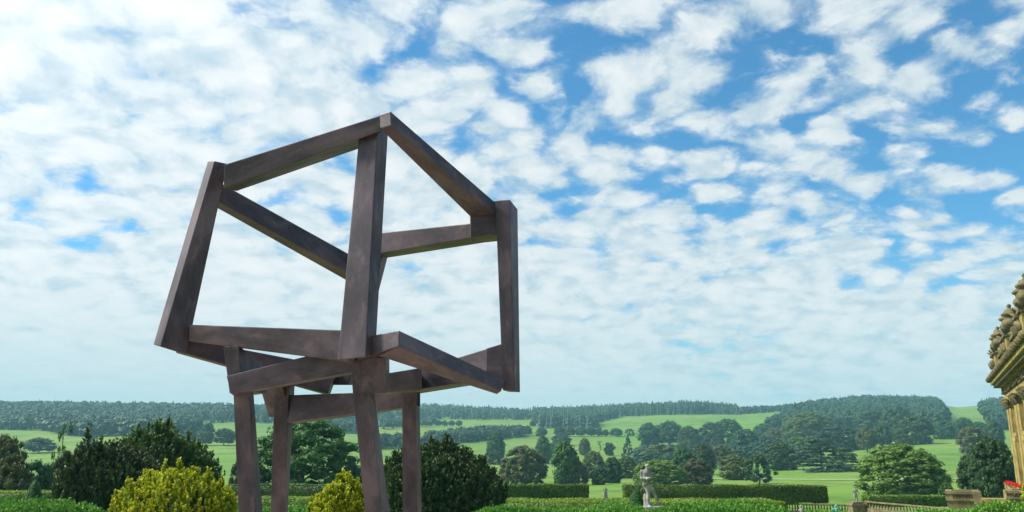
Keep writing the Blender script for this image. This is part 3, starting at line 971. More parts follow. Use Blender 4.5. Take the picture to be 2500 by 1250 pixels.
wood('copse', [(1045, 1080), (1120, 1068), (1200, 1058), (1290, 1057), (1292, 1066), (1200, 1074), (1120, 1083), (1060, 1096), (1030, 1100)],
     'long dark copse slanting across the middle meadow', 0.25, 8, 12, 520, 8, 1.1)
wood('copse', [(770, 1040), (865, 1046), (870, 1060), (800, 1056), (770, 1050)],
     'copse seen between the middle legs of the sculpture', 0.1, 9, 13, 140, 9, 1.1)
wood('copse', [(885, 1086), (990, 1080), (990, 1096), (885, 1098)],
     'copse low on the meadow seen between the right legs', 0.1, 7, 11, 130, 10, 1.1)
wood('copse', [(925, 1030), (1060, 1030), (1060, 1044), (925, 1050)],
     'row of small trees crossing the high field behind the right leg', 0.1, 8, 12, 120, 11, 1.1)
wood('copse', [(1555, 1115), (1600, 1108), (1700, 1112), (1800, 1104), (1900, 1108), (1990, 1110), (1990, 1124), (1880, 1132), (1740, 1135), (1640, 1150), (1560, 1160)],
     'dark understorey filling the gaps of the large parkland wood', 0.0, 6, 9, 420, 12, 1.2)

# ------------------------------------------------------------------ park trees, one by one: (x, foot y, top y, width, kind, leaf, label)
G1 = 'trees of the open park'
G2 = 'trees of the large parkland wood'
G3 = 'trees on the right hillside'
PARK = [
    (1211, 1122, 1053, 46, 'tall', 'dark', 'tall narrow dark tree rising alone above the right yew', G1),
    (1196, 1134, 1102, 60, 'thicket', 'dark', 'low bluish scrub around the foot of the tall narrow tree', G1),
    (1278, 1184, 1086, 108, 'round', 'brown', 'large olive chestnut tree behind the left end of the clipped hedge', G1),
    (1322, 1069, 1043, 30, 'oak', 'dark', 'small dark tree above the tall leafy pair, nearest the plantation', G1),
    (1327, 1132, 1063, 40, 'tall', 'round', 'tall leafy tree just right of the large olive chestnut', G1),
    (1370, 1087, 1058, 48, 'oak', 'dark', 'wide dark round tree above the bare meadow slope, under the plantation', G1),
    (1354, 1108, 1078, 34, 'round', 'dark', 'small dim tree tucked between two taller park trees', G1),
    (1380, 1184, 1075, 72, 'tall', 'round', 'biggest tall tree behind the clipped hedge, right of the chestnut', G1),
    (1428, 1112, 1068, 30, 'tall', 'brown', 'slim oval brownish tree standing alone on the meadow', G1),
    (1465, 1112, 1077, 18, 'sparse', 'round', 'thin see-through young tree on the meadow', G1),
    (1488, 1113, 1080, 28, 'ragged', 'dark', 'small ragged dark tree right of the thin young tree', G1),
    (1534, 1114, 1062, 34, 'cone', 'blue', 'pointed dark conifer on the meadow left of the parkland wood', G1),
    (1504, 1067, 1045, 31, 'oak', 'dark', 'lone round oak with a short trunk on the pale slope', G1),
    (1538, 1065, 1046, 27, 'ragged', 'dark', 'small dark tree with bare twigs right of the lone oak', G1),
    (1406, 1184, 1122, 58, 'round', 'brown', 'brownish spreading tree close behind the hedge end, left of the small statue', G1),
    (1449, 1168, 1100, 58, 'round', 'brown', 'rust-tinged tree standing above the small draped statue', G1),
    (1464, 1184, 1137, 38, 'round', 'dark', 'low dark tree directly above the small draped statue', G1),
    (1497, 1180, 1114, 46, 'tall', 'dark', 'dark upright tree at the right end of the hedge gap', G1),
    (1531, 1168, 1112, 50, 'round', 'round', 'green tree left of the two big round bushes behind the large statue', G1),
    (1301, 1043, 1027, 17, 'oak', 'dark', 'tiny round tree alone at the edge of the high field', G1),
    (1070, 1041, 1025, 17, 'oak', 'dark', 'first small tree of the field row, beside the right rear leg', G1),
    (1086, 1041, 1026, 17, 'oak', 'dark', 'second small tree of the field row right of the sculpture', G1),
    (1102, 1041, 1026, 18, 'oak', 'round', 'third small tree of the field row right of the sculpture', G1),
    (1120, 1041, 1026, 18, 'oak', 'dark', 'last small tree of the field row right of the sculpture', G1),
    (1367, 1066, 1041, 30, 'oak', 'dark', 'leftmost round tree of the row under the dark plantation', G1),
    (1392, 1066, 1040, 30, 'oak', 'round', 'second round tree of the row under the dark plantation', G1),
    (1418, 1066, 1042, 30, 'oak', 'dark', 'third round tree of the row under the dark plantation', G1),
    (1444, 1066, 1042, 28, 'oak', 'dark', 'fourth round tree of the row under the dark plantation', G1),
    (1464, 1066, 1044, 22, 'oak', 'dark', 'fifth, smaller tree of the row under the dark plantation', G1),
    (1480, 1066, 1048, 15, 'oak', 'dark', 'smallest end tree of the row, left of the lone oak', G1),
    (1584, 1090, 1031, 50, 'tall', 'dark', 'dark tree at the upper left corner of the parkland wood', G2),
    (1634, 1090, 1027, 66, 'oak', 'dark', 'tall twin-topped tree at the upper left of the parkland wood', G2),
    (1684, 1093, 1039, 50, 'round', 'dark', 'dark tree beside the dip in the parkland wood skyline', G2),
    (1614, 1132, 1084, 84, 'round', 'brown', 'broad brownish tree with a soft top above the large statue', G2),
    (1680, 1108, 1074, 50, 'round', 'round', 'small yellow-green domed tree in the middle of the left wood', G2),
    (1737, 1088, 1030, 60, 'round', 'dark', 'left half of the big dark skyline clump in the middle wood', G2),
    (1778, 1088, 1022, 72, 'round', 'dark', 'highest dark crown of the middle wood skyline clump', G2),
    (1672, 1172, 1094, 64, 'tall', 'dark', 'tall dark tree right of the light green round bush', G2),
    (1719, 1160, 1082, 54, 'tall', 'dark', 'tall dark tree with a lit left flank above the hedge', G2),
    (1703, 1184, 1118, 66, 'round', 'brown', 'pointed brownish tree standing close behind the long hedge', G2),
    (1748, 1098, 1063, 38, 'cone', 'brown', 'small pointed olive tree below the skyline clump', G2),
    (1765, 1141, 1084, 46, 'oak', 'brown', 'golden-brown oval tree in the middle of the wood', G2),
    (1796, 1172, 1107, 68, 'round', 'brown', 'neat domed brownish tree standing clear on the lawn slope', G2),
    (1853, 1182, 1105, 60, 'ragged', 'dark', 'dark ragged tree with a thin foot right of the neat dome', G2),
    (1823, 1112, 1046, 64, 'tall', 'dark', 'tall dark olive tree above the neat domed tree', G2),
    (1866, 1066, 1033, 44, 'round', 'round', 'pale green tree on the skyline left of the largest crown', G2),
    (1874, 1113, 1062, 58, 'round', 'blue', 'blue-green tree in the centre right of the wood', G2),
    (1896, 1086, 1043, 50, 'round', 'brown', 'reddish-brown tree below the hanging wood edge', G2),
    (1906, 1148, 1077, 74, 'round', 'dark', 'dark leafy tree left of the great cedar', G2),
    (1953, 1120, 1066, 74, 'round', 'round', 'rounded green tree between the great cedar and the blue tree', G2),
    (1978, 1086, 1006, 104, 'round', 'brown', 'largest olive crown at the top right of the parkland wood', G2),
    (1612, 1188, 1121, 112, 'round', 'light', 'wide light green round tree behind the large statue', G2),
    (1572, 1185, 1127, 44, 'round', 'round', 'round green bush touching the light green tree, left of the statue head', G2),
    (1811, 1118, 1096, 34, 'round', 'purple', 'small dark purple tree tucked above the neat dome', G2),
    (2006, 1152, 1066, 130, 'cedar', 'blue', 'great layered cedar spreading over the lawn', G2),
    (2066, 1152, 1090, 78, 'cedar', 'dark', 'smaller layered cedar at the right edge of the wood', G2),
    (2052, 1100, 1036, 92, 'round', 'blue', 'blue-green tree rising behind the smaller cedar', G2),
    (2118, 1103, 1042, 44, 'oak', 'brown', 'brownish round-headed tree with a bare trunk on the slope', G3),
    (2156, 1094, 1034, 42, 'oak', 'dark', 'round-headed tree with a bare trunk beside its brownish twin', G3),
    (2133, 1052, 1000, 84, 'round', 'dark', 'broad dark tree on the skyline above the twin round-heads', G3),
    (2192, 1056, 989, 64, 'round', 'dark', 'tallest dark dome above the light green chestnut', G3),
    (2236, 1085, 1013, 78, 'round', 'dark', 'large dark tree behind the right of the light green chestnut', G3),
    (2196, 1088, 1048, 52, 'thicket', 'round', 'pale feathery shrub just above the light green chestnut', G3),
    (2305, 1072, 1026, 48, 'round', 'dark', 'dark domed tree at the foot of the hanging wood', G3),
    (2331, 1066, 1030, 28, 'tall', 'brown', 'slim brownish tree left of the ride', G3),
    (2357, 1067, 1018, 38, 'oak', 'dark', 'dark tree with a visible trunk at the foot of the ride', G3),
    (2379, 1108, 1039, 62, 'round', 'brown', 'compact beehive-shaped tree standing on the right slope', G3),
    (2393, 1062, 1029, 38, 'oak', 'dark', 'dark tree peeping over the beehive-shaped tree', G3),
    (2430, 1092, 1026, 44, 'tall', 'dark', 'dark tree touching the house corner from behind', G3),
    (94, 1106, 1068, 66, 'oak', 'dark', 'broad park oak above the left thicket', G1),
    (197, 1103, 1089, 11, 'oak', 'dark', 'tiny lone tree on the left meadow', G1),
    (226, 1098, 1062, 28, 'ragged', 'dark', 'ragged blue-green tree against the left side of the big yew', G1),
    (505, 1076, 1032, 33, 'tall', 'dark', 'tall dark park tree just right of the big yew', G1),
    (501, 1088, 1052, 38, 'oak', 'dark', 'smaller oak in front of the tall dark park tree', G1),
    (546, 1088, 1045, 52, 'oak', 'dark', 'wide round oak with a clear trunk left of the sculpture leg', G1),
    (462, 1078, 1040, 30, 'round', 'dark', 'dim hazy tree behind the shoulder of the big yew', G1),
]
for (x, yb, yt, w, kd, mt, lb, gp) in PARK:
    tree('park_tree', x, yb, yt, w * (1.14 if gp == G2 and kd != 'cedar' else 1.04), kd, mt, lb, gp, fine=(kd == 'round' and w > 90))

# nearer trees at the garden's edge
G4 = 'trees bordering the garden'
tree('chestnut_tree', 2206, 1216, 1082, 186, 'round', 'light', 'big light green billowing chestnut tree on the right lawn', G4, fine=True, variant=1, rr=150)
tree('holm_oak', 2372, 1216, 1108, 52, 'tall', 'dark', 'dark egg-shaped evergreen left of the house', G4, rr=118)
tree('holm_oak', 2432, 1216, 1066, 100, 'round', 'dark', 'large dark green tree pressed against the house corner', G4, fine=True, rr=112)
tree('garden_shrub', 2313, 1216, 1178, 40, 'thicket', 'round', 'grey-green bush between the light chestnut and the stone landing', G4, rr=128, cat='shrub')
tree('broadleaf_tree', 738, 1214, 1019, 262, 'branchy', 'round', 'big loose leafy tree seen between the sculpture legs', G4, variant=0, rr=105)
tree('garden_shrub', 585, 1210, 1098, 62, 'thicket', 'dark', 'dark shrub behind the left front leg', G4, rr=101, cat='shrub')
tree('garden_shrub', 855, 1210, 1128, 70, 'thicket', 'dark', 'dark shrub at the right foot of the loose leafy tree', G4, rr=102, cat='shrub')
tree('loose_tree', 2, 1200, 1058, 90, 'branchy', 'brown', 'brownish tree with loose twigs at the left picture edge', G4, variant=1, rr=95)
tree('thicket_tree', 22, 1214, 1104, 110, 'thicket', 'brown', 'brown-green thicket tree at the far left behind the hedge', G4, rr=82)
tree('thicket_tree', 84, 1214, 1116, 100, 'thicket', 'dark', 'dark thicket tree behind the topiary cone', G4, rr=84)
tree('thicket_tree', 152, 1214, 1098, 96, 'thicket', 'brown', 'olive thicket tree between the topiary cone and the yew', G4, rr=86)
tree('thicket_tree', 180, 1210, 1084, 40, 'tall', 'dark', 'slim dark tree rising from the thicket beside the yew', G4, rr=90)
tree('scraggly_tree', 140, 1200, 1039, 44, 'sparse', 'round', 'thin scraggly pine standing out of the left thicket', G4, rr=92)


# ------------------------------------------------------------------ yews, golden yews, junipers: upright plumes of needles on a rounded body
def plume_mesh(name, surf, n, plen, prad, leaf, rng, upmix=0.7, per=22, spread=0.35, droop=0.0):
    """surf(n, rng) -> points, outward normals. Every plume is a shoot with short needles"""
    P, N = surf(n, rng)
    n = len(P)
    D = N * (1 - upmix) + np.array([0, 0, 1.0]) * upmix + rng.normal(0, spread * 0.5, (n, 3))
    D[:, 2] -= droop
    D /= np.linalg.norm(D, axis=1, keepdims=True)
    L = plen * rng.uniform(0.55, 1.35, n)
    tint = rng.uniform(0, 0.5, n)
    base = P - D * (L * 0.35)[:, None]
    t = rng.uniform(0, 1, (n, per)) ** 0.8
    a = rng.uniform(0, 2 * math.pi, (n, per))
    ref = np.where(np.abs(D[:, 2:3]) > 0.9, np.array([[1.0, 0, 0]]), np.array([[0, 0, 1.0]]))
    U = np.cross(D, ref); U /= np.linalg.norm(U, axis=1, keepdims=True)
    W = np.cross(D, U)
    rad = prad * (1.08 - t) ** 0.6
    side = U[:, None, :] * np.cos(a)[..., None] + W[:, None, :] * np.sin(a)[..., None]
    C = base[:, None, :] + D[:, None, :] * (t * L[:, None])[..., None] + side * (rad * 0.55)[..., None]
    ax = side * 0.75 + D[:, None, :] * 0.85
    ax /= np.linalg.norm(ax, axis=2, keepdims=True)
    wd = np.cross(ax, side + rng.normal(0, 0.5, ax.shape)); wd /= np.linalg.norm(wd, axis=2, keepdims=True) + 1e-9
    s = (leaf * rng.uniform(0.6, 1.3, (n, per)))[..., None]
    V = np.stack([C - ax * s * 0.6, C + wd * s * 0.38, C + ax * s, C - wd * s * 0.38], 2).reshape(-1, 3)
    F = np.arange(len(V)).reshape(-1, 4)
    rnd = np.clip(tint[:, None] + rng.uniform(0, 0.5, (n, per)), 0, 1).ravel()
    tip = (np.clip((t - 0.45) / 0.55, 0, 1) * rng.uniform(0.35, 1.0, (n, 1))).ravel()
    return V, F, rnd, tip


def bush(name, label, cat, centre, rx, ry, h, mat, n, plen, prad, leaf, seed, upmix=0.7, per=22, lump=0.16, nl=26, core=0.86, shape=2.3, group=None, below=0.15, spread=0.35, leaders=0, fit=1.0, lead=(0.7, 1.7)):
    """a shrub: lumpy half-dome body covered in plumes"""
    rng = np.random.default_rng(seed)
    rx *= fit; ry *= fit
    ld = rng.normal(0, 1, (nl, 3)); ld[:, 2] = np.abs(ld[:, 2]) * 0.9
    ld /= np.linalg.norm(ld, axis=1, keepdims=True)
    la = rng.uniform(-0.4, 1.0, nl) * lump
    lw = rng.uniform(9, 26, nl)

    def radius(D):
        k = np.ones(len(D))
        for d_, a_, w_ in zip(ld, la, lw):
            k = k + a_ * np.exp(w_ * (D @ d_ - 1))
        return k

    def surf(m, rng):
        D = rng.normal(0, 1, (m * 2, 3))
        D /= np.linalg.norm(D, axis=1, keepdims=True)
        D = D[D[:, 2] > -below][:m]
        # superellipse dome
        E = (np.abs(D[:, 0]) ** shape + np.abs(D[:, 1]) ** shape + np.abs(D[:, 2]) ** shape) ** (-1 / shape)
        k = radius(D) * E * rng.uniform(0.90, 1.05, len(D))
        P = D * k[:, None] * np.array([rx, ry, h])
        Nn = D / np.array([rx, ry, h]); Nn /= np.linalg.norm(Nn, axis=1, keepdims=True)
        return P, Nn

    V, F, rnd, tip = plume_mesh(name, surf, n, plen, prad, leaf, rng, upmix, per, spread)
    if leaders:
        # taller pointed shoots that break the outline
        LP, LN = surf(leaders * 3, rng)
        keep = LN[:, 2] > 0.15
        LP = LP[keep][:leaders]; LN = LN[keep][:leaders]
        hl = plen * rng.uniform(lead[0], lead[1], len(LP))
        hl = np.repeat(hl, 12); cP = np.repeat(LP, 12, 0); cN = np.repeat(LN, 12, 0)
        tt = rng.uniform(-0.3, 1.0, len(cP)); aa = rng.uniform(0, 6.28, len(cP))
        rad = prad * 1.9 * np.clip(1.0 - tt, 0.05, 1.2)
        axis = cN * 0.25 + np.array([0, 0, 1.0]); axis /= np.linalg.norm(axis, axis=1, keepdims=True)
        Q = cP + axis * (tt * hl * 0.75)[:, None] + np.stack([np.cos(aa), np.sin(aa), aa * 0], -1) * rad[:, None]
        Nq = np.stack([np.cos(aa), np.sin(aa), aa * 0 + 0.3], -1)
        V2, F2, r2, t2 = plume_mesh(name, lambda m, r_: (Q, Nq), len(Q), plen * 0.8, prad * 0.8, leaf, rng, 0.85, per, spread * 0.6)
        F = np.vstack([F, F2 + len(V)]); V = np.vstack([V, V2]); rnd = np.concatenate([rnd, r2]); tip = np.concatenate([tip, t2])
    iv, if_ = ico(4)
    E = (np.abs(iv[:, 0]) ** shape + np.abs(iv[:, 1]) ** shape + np.abs(iv[:, 2]) ** shape) ** (-1 / shape)
    cv = iv * (radius(iv) * E * core)[:, None] * np.array([rx, ry, h])
    cv[:, 2] = np.maximum(cv[:, 2], -0.3)
    VV = np.vstack([V, cv])
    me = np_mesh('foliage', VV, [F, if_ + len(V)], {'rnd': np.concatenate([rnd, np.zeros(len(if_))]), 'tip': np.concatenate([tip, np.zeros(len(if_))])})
    root = empty(name, centre)
    tag(root, label, cat, group)
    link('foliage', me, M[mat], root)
    st = MB()
    for k in range(4):
        a = k * 1.7 + seed
        st.capsule((0.1 * math.cos(a), 0.1 * math.sin(a), -0.1), (rx * 0.35 * math.cos(a), ry * 0.35 * math.sin(a), h * 0.6), 0.07 * rx / 2, 0.03 * rx / 2, 6)
    link('stem', st.mesh('stem', smooth=True), M['bark'], root)
    return root


def foot(px, rr):
    a = azi(px)
    x, y = rr * math.sin(a), rr * math.cos(a)
    return Vector((x, y, tz(x, y)))


def span(px, rr):
    return px * rr * 1.09 / FPX


def top_h(px, py, rr, g):
    return at(px, py, rr).z - g.z


g = foot(372, 46); bush('yew', 'tall fresh green yew with a rounded top behind the golden bush', 'yew', g, span(150, 46), span(140, 46) * .9, top_h(372, 1026, 46, g) * 0.83, 'yew_green', 3600, 0.60, 0.12, 0.105, 21, 0.82, 22, 0.20, shape=2.15, leaders=90, fit=0.86)
g = foot(285, 40); bush('yew', 'brownish dark yew with upright shoots left of the golden bush', 'yew', g, span(98, 40), span(90, 40), top_h(285, 1096, 40, g) * 0.80, 'yew_brown', 2800, 0.60, 0.09, 0.09, 22, 0.88, 22, 0.16, shape=2.6, leaders=80, fit=0.86)
g = foot(1082, 37); bush('yew', 'broad dark green yew behind the right rear leg', 'yew', g, span(132, 37), span(120, 37), top_h(1082, 1080, 37, g) * 0.74, 'yew', 3600, 0.46, 0.10, 0.09, 23, 0.66, 22, 0.22, shape=2.45, leaders=90, fit=0.80)
g = foot(453, 17.5); bush('golden_yew', 'bright yellow-green golden yew, the larger one left of the sculpture', 'shrub', g, span(133, 17.5), span(125, 17.5), top_h(440, 1128, 17.5, g) * 0.76, 'gold', 2500, 0.19, 0.036, 0.034, 24, 0.74, 26, 0.24, core=0.76, group='golden yews on the terrace', shape=2.15, leaders=130, fit=0.75, lead=(0.8, 1.9))
g = foot(840, 16.5); SMALL_GOLD = bush('golden_yew', 'smaller golden yew with a pointed tuft between the sculpture legs', 'shrub', g, span(78, 16.5), span(78, 16.5), top_h(840, 1186, 16.5, g) * 0.86, 'gold', 1500, 0.18, 0.034, 0.034, 25, 0.74, 26, 0.26, core=0.76, group='golden yews on the terrace', shape=2.15, leaders=130, fit=0.75, lead=(0.8, 1.9))
# the pointed tuft of the smaller golden yew
def tuft():
    rng = np.random.default_rng(3)
    r = SMALL_GOLD
    def surf(m, rng):
        t = rng.uniform(0, 1, m); a = rng.uniform(0, 6.28, m)
        q = 0.13 * (1 - t) ** 0.8 + 0.015
        P = np.stack([q * np.cos(a) + 0.02 * np.sin(7 * t), q * np.sin(a), t * 0.30], -1)
        N = np.stack([np.cos(a), np.sin(a), np.full(m, 0.2)], -1)
        return P, N
    V, F, rnd, tip = plume_mesh('tuft', surf, 90, 0.14, 0.03, 0.036, rng, 0.8, 22, 0.3)
    me = np_mesh('tuft', V, [F], {'rnd': rnd, 'tip': tip})
    p = at(846, 1190, 16.5) - r.location
    o = link('tuft', me, M['gold'], r, (p.x, p.y, p.z - 0.12))
tuft()

GJ = 'low spreading junipers along the terrace edge'
JUN = [(30, 31, 120, 1220, 'bright green juniper mound at the lower left corner'),
       (150, 29, 95, 1222, 'juniper mound below the topiary cone, beside the brownish yew'),
       (735, 30, 130, 1228, 'juniper mound seen low between the left pair of legs'),
       (1270, 30, 110, 1238, 'juniper spread right of the broad dark yew'),
       (1430, 30, 110, 1239, 'juniper spread in front of the low hedge, left of the large statue'),
       (1505, 31, 60, 1232, 'juniper clump at the foot of the small topiary cone'),
       (1685, 30, 90, 1228, 'juniper mound right of the large statue pedestal'),
       (1810, 29.5, 105, 1226, 'wide juniper mound below the right end of the long hedge'),
       (2010, 29, 40, 1250, 'scrap of juniper low in front of the bronze figure'),
       (2300, 27, 90, 1243, 'juniper spread in front of the stone landing'),
       (2400, 26, 70, 1238, 'juniper in front of the steps between the stone balustrades'),
       (2475, 25, 75, 1231, 'tallest juniper mound at the lower right corner')]
for i, (px, rr, w, yt, lb) in enumerate(JUN):
    g = foot(px, rr)
    h = top_h(px, yt, rr, g)
    bush('juniper', lb, 'shrub', g, span(w, rr), 0.9 + 0.25 * (i % 3), max((h - 0.12) / 1.12, 0.15), 'juniper', 1500, 0.20, 0.05, 0.048, 100 + i, 0.42, 15, 0.22, 30, core=0.82, shape=2.6, group=GJ, below=0.05, spread=0.7)

# ------------------------------------------------------------------ clipped hedges
def hedge(name, label, x0, x1, rr, ztop, zbot, depth, leaf, n, seed, group, stems=(), mat='hedge'):
    """a clipped hedge running across the view between two picture columns at distance rr (along +Y)"""
    rng = np.random.default_rng(seed)
    a0, a1 = azi(x0), azi(x1)
    X0, X1 = rr * math.tan(a0), rr * math.tan(a1)
    L = X1 - X0; Hh = ztop - zbot
    Pts = []; Nn = []
    def face(m, o, u, v, nrm):
        a = rng.uniform(0, 1, (m, 1)); b = rng.uniform(0, 1, (m, 1))
        p = np.array(o) + a * np.array(u) + b * np.array(v)
        p = p + np.array(nrm) * (rng.normal(0, leaf * 0.45, (m, 1)) + 0.10 * np.sin(p[:, :1] * 1.7 + p[:, 2:3] * 2.2) * leaf * 4)
        Pts.append(p); Nn.append(np.repeat([nrm], m, 0))
    A = {'f': L * Hh, 't': L * depth, 'b': L * depth * 0.4, 'l': depth * Hh * 1.6}
    tot = A['f'] + A['t'] + A['b'] + 2 * A['l']
    face(int(n * A['f'] / tot), (0, 0, zbot), (L, 0, 0), (0, 0, Hh), (0, -1.0, 0))
    face(int(n * A['t'] / tot), (0, 0, ztop), (L, 0, 0), (0, depth, 0), (0, 0, 1.0))
    face(int(n * A['b'] / tot), (0, 0, zbot), (L, 0, 0), (0, depth, 0), (0, 0, -1.0))
    face(int(n * A['l'] / tot), (0, 0, zbot), (0, depth, 0), (0, 0, Hh), (-1.0, 0, 0))
    face(int(n * A['l'] / tot), (L, 0, zbot), (0, depth, 0), (0, 0, Hh), (1.0, 0, 0))
    P = np.vstack(Pts); N = np.vstack(Nn)
    V, F = leaf_quads(P, N, leaf, rng, 0.65, 0.55)
    rnd = np.clip(rng.uniform(0, 0.75, len(F)) + 0.25 * np.sin(P[:, 0] * 0.9 + P[:, 2] * 2) * 0.5 + 0.1, 0, 1)
    d = leaf * 0.8
    cb = np.array([(x, y, z) for x in (d, L - d) for y in (d, depth - d) for z in (zbot + d, ztop - d)])
    cf = np.array([[0, 1, 3, 2], [4, 6, 7, 5], [0, 4, 5, 1], [2, 3, 7, 6], [0, 2, 6, 4], [1, 5, 7, 3]]) + len(V)
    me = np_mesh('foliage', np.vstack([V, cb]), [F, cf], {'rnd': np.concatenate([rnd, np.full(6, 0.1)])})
    gz = tz(X0 + L / 2, rr)
    root = empty(name, (X0, rr, 0))
    tag(root, label, 'hedge', group)
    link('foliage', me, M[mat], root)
    for sx in stems:
        q = rr * math.tan(azi(sx)) - X0
        yy = depth * 0.4
        gz = tz(X0 + q, rr + yy)
        mb = MB().capsule((q, yy, gz - 0.1), (q + 0.06, yy, zbot + 0.4), 0.09, 0.07, 7)
        link('stem', mb.mesh('stem', smooth=True), M['bark'], root)
    return root


GH = 'clipped hedges of the lower garden'
def zrow(x, y, rr):
    return EYE + slope_px(x, y) * rr / math.cos(azi(x))
hedge('hedge', 'long clipped hedge on bare stems right of the large statue', 1525, 2012, 88, zrow(1770, 1187, 88), zrow(1770, 1227, 88), 2.2, 0.085, 26000, 31, GH, stems=(1560, 1640, 1720, 1800, 1870, 1937, 1943, 1986, 1994))
hedge('hedge', 'long clipped hedge behind the sculpture legs, ending left of the small draped statue', 560, 1434, 88, zrow(1300, 1185, 88), zrow(1300, 1222, 88), 2.2, 0.085, 40000, 32, GH, stems=(600, 680, 760, 840, 1240, 1310, 1380, 1425))
hedge('hedge', 'low wide hedge with a bright clipped top across the middle garden', 1150, 1905, 50, zrow(1500, 1227, 50), zrow(1500, 1262, 50), 3.9, 0.06, 34000, 33, GH, mat='low_hedge')
hedge('hedge', 'low hedge with a bright top seen between the sculpture legs', 560, 960, 56, zrow(760, 1218, 56), zrow(760, 1250, 56), 2.8, 0.06, 16000, 34, GH, mat='low_hedge')
hedge('hedge', 'clipped hedge behind the left topiary cone', -160, 215, 60, zrow(100, 1203, 60), zrow(100, 1240, 60), 3.0, 0.07, 16000, 35, GH, mat='low_hedge')
hedge('hedge', 'loose green shrub hedge left of the stone landing', 2112, 2300, 86, zrow(2200, 1212, 86), zrow(2200, 1236, 86), 2.0, 0.09, 9000, 36, GH, mat='light')


def topiary(label, px, rr, yt, yb, wpx, seed):
    rng = np.random.default_rng(seed)
    g = foot(px, rr)
    H = top_h(px, yt, rr, g); W = span(wpx, rr) * 0.5
    n = 7000
    t = 1 - np.sqrt(rng.uniform(0, 1, n)) ; a = rng.uniform(0, 6.28, n)
    def rad(t): return W * np.sqrt(np.clip(1 - t ** 1.7, 0, 1)) * (1 - 0.25 * t)
    q = rad(t) * rng.uniform(0.95, 1.03, n)
    P = np.stack([q * np.cos(a), q * np.sin(a), t * H], -1)
    N = np.stack([np.cos(a), np.sin(a), 0.3 + t], -1); N /= np.linalg.norm(N, axis=1, keepdims=True)
    V, F = leaf_quads(P, N, 0.035, rng, 0.7, 0.35)
    mb = MB().lathe([(rad(np.array(s)) * 0.93 + 0.01, float(s) * H * 0.98) for s in np.linspace(0, 1, 12)], n=20)
    cm = mb.mesh('core')
    cv = np.array([v.co[:] for v in cm.vertices]); cq = np.array([list(p.vertices) for p in cm.polygons if len(p.vertices) == 4])
    me = np_mesh('foliage', np.vstack([V, cv]), [F, cq + len(V)], {'rnd': np.concatenate([rng.uniform(0, 1, len(F)), np.full(len(cq), 0.3)])})
    root = empty('topiary', g)
    tag(root, label, 'topiary', 'clipped topiary cones')
    link('foliage', me, M['topiary'], root)
    link('stem', MB().capsule((0, 0, -0.1), (0, 0, H * 0.4), 0.05, 0.04, 6).mesh('stem'), M['bark'], root)


topiary('blunt green topiary cone in front of the left hedge', 97, 50, 1167, 1215, 50, 41)
topiary('green topiary cone beside the large stone statue', 1549, 41, 1196, 1240, 50, 42)

# ------------------------------------------------------------------ statues (one continuous carved body each)
def remeshed(name, mb, mat, parent, voxel=0.02, smooth=6):
    me = mb.mesh(name, smooth=True)
    o = link(name, me, mat, parent)
    m = o.modifiers.new('union', 'REMESH'); m.mode = 'VOXEL'; m.voxel_size = voxel; m.use_smooth_shade = True
    s = o.modifiers.new('soften', 'SMOOTH'); s.factor = 0.5; s.iterations = smooth
    return o


